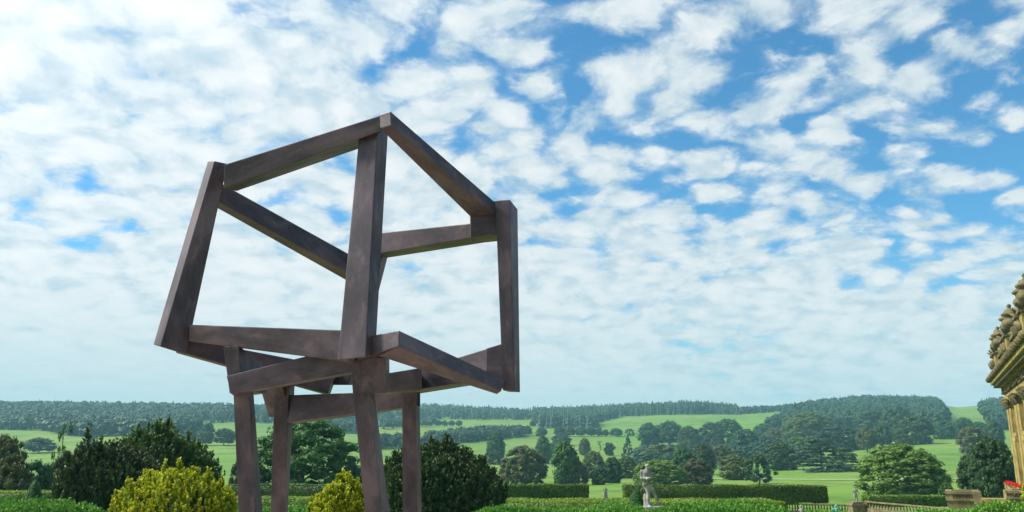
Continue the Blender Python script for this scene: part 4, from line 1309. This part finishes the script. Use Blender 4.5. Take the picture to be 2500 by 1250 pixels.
def big_statue():
    rr = 36.0
    foot_p = at(1586, 1240, rr)
    g = Vector((foot_p.x, foot_p.y, tz(foot_p.x, foot_p.y)))
    root = empty('stone_statue', g)
    tag(root, 'tall weathered stone man with folded arms and one leg stepping aside', 'statue', 'stone garden statues')
    zb = foot_p.z - g.z
    K = 0.00172
    def p(u, v, y=0.0):
        return ((u - 560) * K, y, zb + (1190 - v) * K)
    mb = MB()
    cap_ = mb.capsule
    mb.capsule = lambda a, b, r0, r1, n=10: cap_(a, b, r0 * 0.90, r1 * 0.90, n)
    # head, neck
    mb.capsule(p(540, 215), p(548, 240, -0.02), 0.105, 0.085)
    mb.capsule(p(568, 232, -0.07), p(566, 246, -0.085), 0.022, 0.016, 6)      # nose
    mb.capsule(p(525, 285), p(535, 250), 0.062, 0.06)
    # torso
    mb.capsule(p(420, 355), p(590, 360), 0.10, 0.095)
    mb.capsule(p(500, 380), p(500, 470), 0.185, 0.165)
    mb.capsule(p(500, 470), p(505, 570), 0.165, 0.14)
    mb.capsule(p(480, 640), p(530, 640), 0.15, 0.135)
    mb.capsule(p(470, 690, 0.05), p(495, 720, 0.04), 0.10, 0.11)
    # cloak over one shoulder
    mb.capsule(p(400, 340, 0.04), p(415, 480, 0.05), 0.075, 0.085)
    mb.capsule(p(470, 320, -0.08), p(540, 470, -0.12), 0.045, 0.04)
    # arms folded at the waist
    mb.capsule(p(398, 350), p(385, 500, -0.03), 0.082, 0.07)
    mb.capsule(p(385, 505, -0.03), p(575, 500, -0.20), 0.07, 0.05)
    mb.capsule(p(600, 355), p(625, 500, -0.05), 0.078, 0.065)
    mb.capsule(p(625, 500, -0.05), p(500, 520, -0.20), 0.062, 0.048)
    for k in range(4):
        mb.capsule(p(580 + 4 * k, 488 + 11 * k, -0.20), p(612 + 2 * k, 492 + 11 * k, -0.19), 0.016, 0.013, 6)
    # standing leg and stepping leg
    mb.capsule(p(515, 690), p(540, 860, -0.02), 0.125, 0.09)
    mb.capsule(p(540, 860, -0.02), p(535, 1120), 0.09, 0.068)
    mb.capsule(p(535, 960), p(535, 1000), 0.085, 0.08)
    mb.capsule(p(535, 1140, 0.0), p(570, 1160, -0.16), 0.055, 0.04)
    mb.capsule(p(560, 680), p(665, 840, -0.05), 0.115, 0.08)
    mb.capsule(p(665, 840, -0.05), p(800, 1090), 0.08, 0.052)
    mb.capsule(p(705, 910, -0.02), p(720, 940, -0.01), 0.075, 0.07)
    mb.capsule(p(805, 1110), p(880, 1160, -0.08), 0.05, 0.036)
    # tree stump support
    mb.capsule(p(500, 1170, 0.10), p(480, 900, 0.12), 0.14, 0.09)
    mb.capsule(p(580, 1170, 0.05), p(590, 1090, 0.08), 0.11, 0.07)
    remeshed('figure', mb, M['marble'], root, 0.018, 3)
    pl = MB()
    pl.box(p(425, 0)[0], p(955, 0)[0], -0.34, 0.34, zb - 0.075, zb + 0.055, 0.01)
    link('base', pl.mesh('base', 0.012), M['marble'], root)
    pd = MB()
    pd.box(-0.40, 0.60, -0.40, 0.40, -0.05, zb - 0.16, 0.0).box(-0.46, 0.66, -0.46, 0.46, zb - 0.157, zb - 0.078, 0.015)
    link('pedestal', pd.mesh('pedestal', 0.01), M['darkstone'], root)


def small_statue(label, px, ytop, yfeet, rr, seed, drape=True, mat='marble', pedestal_w=0.0, raised=False):
    rng = random.Random(seed)
    fp = at(px, yfeet, rr)
    g = Vector((fp.x, fp.y, tz(fp.x, fp.y)))
    root = empty('stone_statue', g)
    tag(root, label, 'statue', 'stone garden statues')
    H = at(px, ytop, rr).z - fp.z
    zb = fp.z - g.z
    s = H / 1.8
    def p(x, y, z): return (x * s, y * s, zb + z * s)
    mb = MB()
    mb.capsule(p(0, 0, 1.62), p(0, -0.02, 1.68), 0.10 * s, 0.10 * s)
    mb.capsule(p(0, 0, 1.72), p(0.01, 0, 1.80), 0.07 * s, 0.03 * s)
    mb.capsule(p(0, 0, 1.45), p(0, 0, 1.6), 0.06 * s, 0.055 * s)
    mb.capsule(p(-0.17, 0, 1.40), p(0.17, 0, 1.40), 0.085 * s, 0.085 * s)
    mb.capsule(p(0, 0, 1.3), p(0.02, 0, 1.0), 0.17 * s, 0.15 * s)
    mb.capsule(p(0.01, 0, 0.92), p(0.02, 0, 0.85), 0.17 * s, 0.17 * s)
    mb.capsule(p(-0.24, 0, 1.38), p(-0.30, -0.05, 1.08), 0.07 * s, 0.055 * s)
    mb.capsule(p(-0.30, -0.05, 1.08), p(-0.20, -0.18, 0.80) if not raised else p(-0.34, -0.2, 1.30), 0.055 * s, 0.04 * s)
    mb.capsule(p(0.24, 0, 1.38), p(0.33, -0.03, 1.10), 0.07 * s, 0.055 * s)
    mb.capsule(p(0.33, -0.03, 1.10), p(0.14, -0.2, 1.05) if not raised else p(0.48, -0.1, 0.88), 0.055 * s, 0.04 * s)
    mb.capsule(p(-0.10, 0, 0.85), p(-0.12, -0.03, 0.45), 0.125 * s, 0.085 * s)
    mb.capsule(p(-0.12, -0.03, 0.45), p(-0.11, 0, 0.06), 0.085 * s, 0.055 * s)
    mb.capsule(p(0.11, 0, 0.85), p(0.15, -0.08, 0.45), 0.125 * s, 0.085 * s)
    mb.capsule(p(0.15, -0.08, 0.45), p(0.14, 0.02, 0.06), 0.085 * s, 0.055 * s)
    for sx in (-0.11, 0.14):
        mb.capsule(p(sx, 0.0, 0.04), p(sx, -0.17, 0.03), 0.05 * s, 0.035 * s, 8)
    if drape:
        for k in range(7):
            a = -0.22 + 0.075 * k
            mb.capsule(p(a, 0.10 - 0.04 * (k % 3), 0.95), p(a * 1.3, 0.12 - 0.09 * (k % 2), 0.05), 0.07 * s, 0.09 * s, 8)
    else:
        mb.capsule(p(0.2, 0.15, 0.0), p(0.16, 0.12, 0.7), 0.12 * s, 0.07 * s, 8)
    remeshed('figure', mb, M[mat], root, 0.03, 3)
    pw = pedestal_w or 0.42
    pd = MB()
    pd.box(-pw * 0.85, pw * 0.85, -pw * 0.85, pw * 0.85, zb - 0.12, zb + 0.04)
    pd.box(-pw * 1.15, pw * 1.15, -pw * 1.15, pw * 1.15, zb - 0.32, zb - 0.123, 0.03)
    pd.box(-pw, pw, -pw, pw, 0.25, zb - 0.323)
    pd.box(-pw * 1.2, pw * 1.2, -pw * 1.2, pw * 1.2, -0.1, 0.247, 0.04)
    link('pedestal', pd.mesh('pedestal', 0.012), M['darkstone'], root)
    return root


big_statue()
small_statue('small draped stone figure in the gap between the clipped hedges', 1478, 1186, 1217, 100, 1, True)
small_statue('small pale stone figure with an arm out, on a stone pier of the balustrade', 2090, 1187, 1226, 92, 2, False, 'marble', 0.62, True)


def bust():
    rr = 78
    fp = at(1957, 1252, rr)
    g = Vector((fp.x, fp.y, tz(fp.x, fp.y)))
    root = empty('stone_term', g)
    tag(root, 'pale stone bust on a tapering shaft below the hedge end', 'statue', 'stone garden statues')
    zt = at(1957, 1232, rr).z - g.z
    mb = MB()
    mb.capsule((0, 0, zt - 0.14), (0, -0.02, zt - 0.1), 0.11, 0.10)
    mb.capsule((0, 0, zt - 0.36), (0, 0, zt - 0.2), 0.07, 0.06)
    mb.capsule((-0.16, 0, zt - 0.46), (0.16, 0, zt - 0.46), 0.11, 0.11)
    mb.capsule((0, 0, zt - 0.7), (0, 0, zt - 0.5), 0.17, 0.18)
    remeshed('bust', mb, M['marble'], root, 0.025, 3)
    pd = MB().hexa([(-0.2, -0.16, -0.1), (-0.2, 0.16, -0.1), (0.2, 0.16, -0.1), (0.2, -0.16, -0.1),
                    (-0.26, -0.2, zt - 0.66), (-0.26, 0.2, zt - 0.66), (0.26, 0.2, zt - 0.66), (0.26, -0.2, zt - 0.66)])
    link('shaft', pd.mesh('shaft', 0.01), M['marble'], root)
    rock = bpy.data.objects
    return root


def bronze_figure():
    rr = 70
    top = at(2040, 1231, rr)
    g = Vector((top.x, top.y, tz(top.x, top.y)))
    root = empty('bronze_figure', g)
    tag(root, 'turquoise verdigris bronze crouching figure in front of the balustrade', 'statue')
    zt = top.z - g.z
    mb = MB()
    mb.capsule((0.02, 0, zt - 0.13), (0.04, -0.03, zt - 0.11), 0.11, 0.10)
    mb.capsule((0, 0, zt - 0.32), (0.02, 0, zt - 0.2), 0.07, 0.06)
    mb.capsule((-0.22, 0, zt - 0.38), (0.24, 0, zt - 0.38), 0.10, 0.10)
    mb.capsule((0, 0, zt - 0.45), (0, 0.1, zt - 0.9), 0.19, 0.19)
    mb.capsule((-0.27, 0, zt - 0.4), (-0.36, -0.12, zt - 0.7), 0.08, 0.07)
    mb.capsule((-0.36, -0.12, zt - 0.7), (-0.1, -0.32, zt - 0.6), 0.065, 0.05)
    mb.capsule((0.29, 0, zt - 0.4), (0.40, -0.12, zt - 0.7), 0.08, 0.07)
    mb.capsule((0.40, -0.12, zt - 0.7), (0.1, -0.32, zt - 0.62), 0.065, 0.05)
    mb.capsule((-0.12, 0.1, zt - 0.95), (-0.2, -0.4, zt - 0.75), 0.13, 0.10)
    mb.capsule((0.12, 0.1, zt - 0.95), (0.2, -0.4, zt - 0.75), 0.13, 0.10)
    mb.capsule((-0.2, -0.4, zt - 0.75), (-0.18, -0.3, zt - 1.2), 0.09, 0.06)
    mb.capsule((0.2, -0.4, zt - 0.75), (0.18, -0.3, zt - 1.2), 0.09, 0.06)
    remeshed('figure', mb, M['verdigris'], root, 0.025, 3)
    pd = MB().box(-0.5, 0.5, -0.55, 0.45, -0.1, zt - 1.2)
    link('pedestal', pd.mesh('pedestal', 0.015), M['darkstone'], root)


bust(); bronze_figure()

# ------------------------------------------------------------------ balustrades
def baluster_mesh(h, r):
    return MB().lathe([(r * 0.9, 0), (r * 0.9, h * 0.08), (r * 0.5, h * 0.12), (r * 0.95, h * 0.36), (r * 0.75, h * 0.52), (r * 0.42, h * 0.75), (r * 0.42, h * 0.84), (r * 0.85, h * 0.92), (r * 0.85, h)], n=8).mesh('baluster', smooth=True)


def balustrade(name, label, p0, p1, z0, z1, n, pier=0.36, mat='darkstone', group=None, solid=0.0, r=0.11):
    """rail, plinth, balusters and end piers between two plan points"""
    a = Vector((p0[0], p0[1], 0)); b = Vector((p1[0], p1[1], 0))
    d = b - a; L = d.length
    root = empty(name, (a.x, a.y, z0), math.atan2(d.y, d.x))
    tag(root, label, 'balustrade', group)
    H = z1 - z0
    k = min(1.0, H / 1.0)
    link('plinth', MB().box(0, L, -0.17, 0.17, -0.25, 0.16 * k).mesh('plinth', 0.01), M[mat], root)
    link('rail', MB().box(-0.06, L + 0.06, -0.2, 0.2, H - 0.15 * k, H).mesh('rail', 0.015), M[mat], root)
    bh = H - 0.31 * k
    bm_ = baluster_mesh(bh, r); bm_.materials.append(M[mat])
    s0 = max(pier, solid)
    for i in range(n):
        x = s0 + (L - 2 * s0) * (i + 0.5) / n
        link('baluster', bm_, None, root, (x, 0, 0.16 * k))
    for q in (0, 1):
        x0 = 0 if q == 0 else L - s0
        link('pier', MB().box(x0, x0 + s0, -0.155, 0.155, 0.163 * k, H - 0.153 * k).mesh('pier', 0.01), M[mat], root)
    return root


def plan(px, rr):
    a = azi(px)
    return (rr * math.sin(a), rr * math.cos(a))


GB = 'stone balustrades by the house'
balustrade('balustrade', 'long low stone balustrade behind the bronze figure', plan(1905, 93), plan(2078, 93), zrow(2000, 1252, 93 * math.cos(azi(2000))), zrow(2000, 1230, 93 * math.cos(azi(2000))), 22, group=GB)
balustrade('balustrade', 'low stone balustrade under the loose shrub hedge', plan(2102, 92), plan(2300, 84), zrow(2200, 1252, 88 * math.cos(azi(2200))), zrow(2200, 1231, 88 * math.cos(azi(2200))), 24, group=GB)


def landing(name, label, x0, x1, rr, ytop, ybot, depth, n, right_pier=True):
    """a stone stair landing: balustraded front and back on a moulded base"""
    c = math.cos(azi((x0 + x1) / 2))
    A = Vector((*plan(x0, rr), 0)); B = Vector((*plan(x1, rr), 0))
    d = (B - A); L = d.length
    g = min(tz(A.x, A.y), tz(B.x, B.y))
    zt = EYE + slope_px((x0 + x1) / 2, ytop) * rr; zb = EYE + slope_px((x0 + x1) / 2, ybot) * rr
    H = zt - zb
    root = empty(name, (A.x, A.y, zb), math.atan2(d.y, d.x))
    tag(root, label, 'balustrade', 'stone stair landings by the house')
    link('base', MB().box(0, L, 0, depth, g - zb - 0.2, -0.02).mesh('base', 0.015), M['darkstone'], root)
    link('moulding', MB().box(-0.06, L + 0.06, -0.07, depth + 0.07, -0.017, 0.12).mesh('moulding', 0.02), M['darkstone'], root)
    bm_ = baluster_mesh(H - 0.34, 0.13); bm_.materials.append(M['darkstone'])
    for y in (0.14, depth - 0.14):
        link('rail', MB().box(-0.08, L + 0.08, y - 0.18, y + 0.18, H - 0.2, H).mesh('rail', 0.02), M['darkstone'], root)
        for q, (u0, u1) in enumerate(((0, L * 0.20), (L * 0.86, L))):
            link('pier', MB().box(u0, u1, y - 0.13, y + 0.13, 0.123, H - 0.203).mesh('pier', 0.01), M['darkstone'], root)
        for i in range(n):
            x = L * 0.22 + L * 0.62 * (i + 0.5) / n
            link('baluster', bm_, None, root, (x, y, 0.123))
    for x in (0.14, L - 0.14):
        link('rail', MB().box(x - 0.18, x + 0.18, 0.33, depth - 0.33, H - 0.197, H - 0.003).mesh('rail', 0.02), M['darkstone'], root)
    # sloping end buttress
    link('buttress', MB().hexa([(L - 0.1, -0.5, g - zb - 0.2), (L - 0.1, 0.1, g - zb - 0.2), (L + 0.75, 0.1, g - zb - 0.2), (L + 0.75, -0.5, g - zb - 0.2),
                                (L - 0.35, -0.3, H + 0.03), (L - 0.35, 0.05, H + 0.03), (L + 0.12, 0.05, H + 0.03), (L + 0.12, -0.3, H + 0.03)]).mesh('buttress', 0.02), M['darkstone'], root)
    return root


landing('stair_landing', 'stone landing with dark balusters right of the light chestnut tree', 2298, 2376, 62, 1199, 1223, 2.6, 6)
landing('stair_landing', 'stone landing with balusters under the red geraniums by the house', 2443, 2530, 60, 1197, 1219, 2.6, 6)


def step_wall():
    rr = 60.5
    A = Vector((*plan(2381, rr), 0)); B = Vector((*plan(2444, rr), 0)); d = B - A; L = d.length
    zt = EYE + slope_px(2410, 1218) * rr
    g = min(tz(A.x, A.y), tz(B.x, B.y))
    root = empty('stone_steps', (A.x, A.y, g), math.atan2(d.y, d.x))
    tag(root, 'flight of pale stone steps between the two stone landings', 'steps')
    H = zt - g
    n = 7
    for i in range(n):
        z1 = H * (i + 1) / n
        y0 = -1.6 + 0.34 * i
        link('step', MB().box(0, L, y0, 1.4 - 0.002 * i, H * i / n - (0.1 if i == 0 else -0.002), z1).mesh('step', 0.012), M['stone'], root)


step_wall()

# ------------------------------------------------------------------ the great house
def build_house():
    rr0 = 84.0
    P0 = Vector((rr0 * math.sin(azi(2482)), rr0 * math.cos(azi(2482)), 0))
    P1d = R(26.4)
    u = Vector((-math.sin(P1d), -math.cos(P1d), 0))            # along the front, towards the camera
    g0 = -6.6
    root = empty('great_house', (P0.x, P0.y, g0), math.atan2(u.y, u.x))
    tag(root, 'golden sandstone country house with fluted pilasters, carved cornice and urns', 'house')
    # local axes: x along the front, y = inwards is +? (left of x is +y)
    nrm = Vector((-u.y, u.x, 0))                               # local +y
    sgn = -1.0 if nrm.x < 0 else 1.0                           # local y sign of "into the building" (world +x side)
    def Z(y, x=2440): return EYE + slope_px(x, y) * rr0 - g0
    z_base, z_shaft0, z_shaft1, z_cap1, z_arch, z_frieze, z_corn = Z(1205), Z(1192), Z(1000), Z(979), Z(972), Z(948), Z(934)
    LEN = 46.0; DEP = 22.0
    def S(y0, y1):
        a, b = sgn * y0, sgn * y1
        return (a, b) if a < b else (b, a)
    def bx(name, x0, x1, y0, y1, z0, z1, mat='stone', bev=0.02, parent=None, t=0.0):
        a, b = S(y0, y1)
        return link(name, MB().box(x0, x1, a, b, z0, z1, t).mesh(name, bev), M[mat], parent or root)
    wall = bx('wall', 0.1, LEN, 0.0, DEP, -0.3, z_corn, bev=0)
    bx('basement', 0.0, LEN, -0.28, 0.003, -0.3, z_base)
    bx('plinth_moulding', -0.05, LEN, -0.42, -0.285, z_base - 0.28, z_base - 0.003)
    # pilasters and the windows between them
    x = 0.15; k = 0
    pw = 1.35
    pil = []
    while x < LEN - 3:
        if k % 3 == 2:
            # window bay
            wx = x + 0.9
            for (w0, w1) in ((z_shaft0 + 0.6, z_shaft0 + 3.6), (z_shaft0 + 4.6, z_shaft0 + 7.0)):
                wn = bx('window', wx, wx + 1.5, -0.06, 0.02, w0, w1, 'glass', 0)
                bx('frame', wx - 0.22, wx - 0.003, -0.16, -0.002, w0 - 0.1, w1 + 0.2, 'stone', 0.01, wn)
                bx('frame', wx + 1.503, wx + 1.72, -0.16, -0.002, w0 - 0.1, w1 + 0.2, 'stone', 0.01, wn)
                bx('lintel', wx - 0.5, wx + 2.0, -0.55, -0.002, w1 + 0.203, w1 + 0.55, 'stone', 0.02, wn)
                bx('sill', wx - 0.4, wx + 1.9, -0.45, -0.002, w0 - 0.4, w0 - 0.103, 'stone', 0.02, wn)
                for j in range(1, 3):
                    bx('glazing_bar', wx + 0.5 * j - 0.03, wx + 0.5 * j + 0.03, -0.085, -0.063, w0, w1, 'marble', 0, wn)
            x += 3.4
        else:
            pil.append(x)
            x += 2.15
        k += 1
    for x in pil:
        ps = bx('pilaster', x, x + pw, -0.20, -0.003, z_shaft0, z_shaft1)
        bx('base', x - 0.14, x + pw + 0.14, -0.36, -0.004, z_base + 0.003, z_shaft0 - 0.003, 'stone', 0.04, ps)
        nfl = 5
        for j in range(nfl):
            f0 = x + pw * (j + 0.18) / nfl; f1 = x + pw * (j + 0.74) / nfl
            bx('fillet', f0, f1, -0.36, -0.203, z_shaft0 + 0.1, z_shaft1 - 0.05, 'stone', 0.05, ps)
        # leafy capital
        rng = np.random.default_rng(int(x * 100))
        mb = MB()
        a, b = S(-0.34, -0.004)
        mb.box(x - 0.04, x + pw + 0.04, a, b, z_shaft1 + 0.002, z_cap1 - 0.16)
        a, b = S(-0.55, -0.004)
        mb.box(x - 0.16, x + pw + 0.16, a, b, z_cap1 - 0.157, z_cap1 - 0.003)
        for row, zz in enumerate((0.12, 0.42)):
            for j in range(4):
                cx = x + pw * (j + 0.5) / 4
                mb.capsule((cx, sgn * -0.34, z_shaft1 + zz), (cx + rng.uniform(-.05, .05), sgn * (-0.56 - 0.1 * row), z_shaft1 + zz + 0.26), 0.13, 0.11, 6)
        mb.capsule((x - 0.05, sgn * -0.5, z_cap1 - 0.3), (x - 0.05, sgn * -0.62, z_cap1 - 0.26), 0.15, 0.13, 6)
        mb.capsule((x + pw + 0.05, sgn * -0.5, z_cap1 - 0.3), (x + pw + 0.05, sgn * -0.62, z_cap1 - 0.26), 0.15, 0.13, 6)
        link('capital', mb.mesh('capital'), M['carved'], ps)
    # entablature
    bx('architrave', -0.08, LEN, -0.42, -0.006, z_cap1, z_arch + 0.12)
    fr = bx('frieze', -0.05, LEN, -0.34, -0.008, z_arch + 0.123, z_frieze)
    rng = np.random.default_rng(8)
    xx = 0.3
    while xx < LEN - 2:
        mb = MB()
        for q in range(14):
            cx = xx + rng.uniform(0, 1.5); cz = z_arch + 0.3 + rng.uniform(0, max(0.2, z_frieze - z_arch - 0.5))
            mb.capsule((cx, sgn * -0.36, cz), (cx + rng.uniform(-.2, .2), sgn * -0.52, cz + rng.uniform(-.15, .15)), rng.uniform(.08, .16), rng.uniform(.06, .12), 6)
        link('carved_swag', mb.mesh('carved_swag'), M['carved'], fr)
        xx += 2.4
    c1 = bx('cornice', -0.30, LEN, -0.70, -0.010, z_frieze + 0.003, z_frieze + 0.30)
    bx('corona', -0.75, LEN, -1.25, -0.012, z_frieze + 0.303, z_corn + 0.12, 'stone', 0.04, c1)
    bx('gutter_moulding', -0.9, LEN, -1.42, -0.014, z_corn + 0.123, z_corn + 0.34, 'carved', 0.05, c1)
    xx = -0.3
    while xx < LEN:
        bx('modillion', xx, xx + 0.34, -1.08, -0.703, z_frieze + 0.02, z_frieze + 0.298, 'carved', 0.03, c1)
        xx += 0.85
    # lion-mask bosses along the gutter
    xx = -0.7
    while xx < 34:
        mb = MB().capsule((xx, sgn * -1.38, z_corn + 0.22), (xx, sgn * -1.50, z_corn + 0.30), 0.20, 0.13, 7)
        link('boss', mb.mesh('boss', smooth=True), M['carved'], c1)
        xx += 1.3
    # parapet: plinth, rail, balusters, pedestals with urns
    zp = z_corn + 0.343
    par = bx('parapet', -0.35, LEN, -0.62, -0.02, zp, zp + 0.5, 'stone')
    bx('rail', -0.45, LEN, -0.72, -0.02, zp + 1.45, zp + 1.7, 'carved', 0.03, par)
    bmesh_ = baluster_mesh(0.94, 0.15); bmesh_.materials.append(M['carved'])
    ped_x = [0.3, 2.6, 12.6, 15.0, 24.6, 27.0, 36.5, 39.0]
    xx = 1.1
    while xx < 40:
        if all(abs(xx - q) > 0.85 for q in ped_x):
            link('baluster', bmesh_, None, par, (xx, sgn * -0.36, zp + 0.505))
        xx += 0.42
    uprof = [(0.30, 0), (0.30, 0.10), (0.16, 0.16), (0.13, 0.30), (0.20, 0.36), (0.52, 0.62), (0.60, 0.86), (0.52, 1.02), (0.42, 1.10), (0.40, 1.28), (0.56, 1.38), (0.60, 1.48), (0.40, 1.62), (0.22, 1.80), (0.10, 1.92), (0.16, 2.02), (0.15, 2.12), (0.04, 2.22)]
    um = MB().lathe(uprof, n=14).mesh('urn', smooth=True); um.materials.append(M['carved'])
    for q in ped_x:
        pd = bx('pedestal', q - 0.62, q + 0.62, -0.92, 0.15, zp + 0.004, zp + 1.8, 'stone', 0.03)
        bx('cap', q - 0.76, q + 0.76, -1.06, 0.25, zp + 1.803, zp + 2.0, 'carved', 0.04, pd)
        for s_ in (-1, 1):
            mb = MB().capsule((q + s_ * 0.72, sgn * -0.5, zp + 0.5), (q + s_ * 0.95, sgn * -0.6, zp + 1.1), 0.26, 0.16, 7)
            link('scroll', mb.mesh('scroll', smooth=True), M['carved'], pd)
            mb = MB().capsule((q + s_ * 0.70, sgn * -0.9, zp + 2.1), (q + s_ * 0.95, sgn * -1.15, zp + 2.3), 0.12, 0.06, 6)
            link('volute', mb.mesh('volute', smooth=True), M['carved'], pd)
        mb = MB().capsule((q, sgn * -0.95, zp + 1.0), (q, sgn * -1.12, zp + 1.2), 0.30, 0.20, 7)
        link('mask', mb.mesh('mask', smooth=True), M['carved'], pd)
        link('urn', um, None, pd, (q, sgn * -0.40, zp + 2.003))
    bx('roof', 0.4, LEN - 0.3, 0.4, DEP - 0.4, z_corn + 0.002, z_corn + 1.2, 'darkstone', 0)


build_house()


def geranium_box(label, px, rr, yt, seed):
    rng = np.random.default_rng(seed)
    p = at(px, yt + 9, rr)
    g = tz(p.x, p.y)
    root = empty('stone_planter', (p.x, p.y, g))
    tag(root, label, 'planter', 'red geranium planters at the house front')
    h = p.z - g
    link('pedestal', MB().box(-0.3, 0.3, -0.3, 0.3, -0.1, h - 0.35).mesh('pedestal', 0.02), M['stone'], root)
    link('pot', MB().lathe([(0.22, h - 0.347), (0.30, h - 0.2), (0.27, h), (0.30, h + 0.05)], n=10).mesh('pot', smooth=True), M['stone'], root)
    n = 240
    D = rng.normal(0, 1, (n, 3)); D /= np.linalg.norm(D, axis=1, keepdims=True); D[:, 2] = np.abs(D[:, 2])
    V, F = leaf_quads(D * np.array([0.30, 0.30, 0.22]) * rng.uniform(0.6, 1.0, (n, 1)) + np.array([0, 0, h + 0.05]), D, 0.055, rng)
    link('flowers', np_mesh('flowers', V, [F], {'rnd': rng.uniform(0, 1, n)}), M['red'], root)
    V, F = leaf_quads(D * np.array([0.30, 0.30, 0.16]) * rng.uniform(0.5, 1.0, (n, 1)) + np.array([0, 0, h + 0.0]), D, 0.07, rng)
    link('leaves', np_mesh('leaves', V, [F], {'rnd': rng.uniform(0, 1, n)}), M['round'], root)


geranium_box('red geranium planter farthest from the picture edge, at the house corner', 2463, 70, 1174, 1)
geranium_box('second red geranium planter from the house corner', 2471, 67.5, 1177, 2)
geranium_box('third red geranium planter from the house corner', 2479, 65.5, 1180, 3)
geranium_box('red geranium planter nearest the picture edge', 2491, 63.5, 1184, 4)
g = foot(2500, 56)
bush('golden_shrub', 'yellow-green shrub at the right edge beside the stone landing', 'shrub', g, 0.35, 0.5, top_h(2500, 1182, 56, g) * 0.95, 'gold', 700, 0.3, 0.07, 0.08, 61, 0.7, 20)

# ------------------------------------------------------------------ the air: an even pale haze over the whole valley
def build_haze():
    me = MB().box(-2950, 2950, -2950, 2950, -75.0, 175.0).mesh('haze')
    m = bpy.data.materials.new('valley_haze')
    m.use_nodes = True
    t = NT(m.node_tree); t.n.clear()
    out = t.node('ShaderNodeOutputMaterial')
    v = t.node('ShaderNodeVolumePrincipled')
    v.inputs['Color'].default_value = (0.36, 0.75, 0.82, 1)
    v.inputs['Density'].default_value = HAZE
    v.inputs['Anisotropy'].default_value = 0.0
    t.l.new(v.outputs[0], out.inputs['Volume'])
    o = link('haze', me, m)
    o.display_type = 'WIRE'
    tag(o, 'thin pale blue haze filling the valley air', 'haze', None, 'stuff')


HAZE = 0.00024
if HAZE: build_haze()
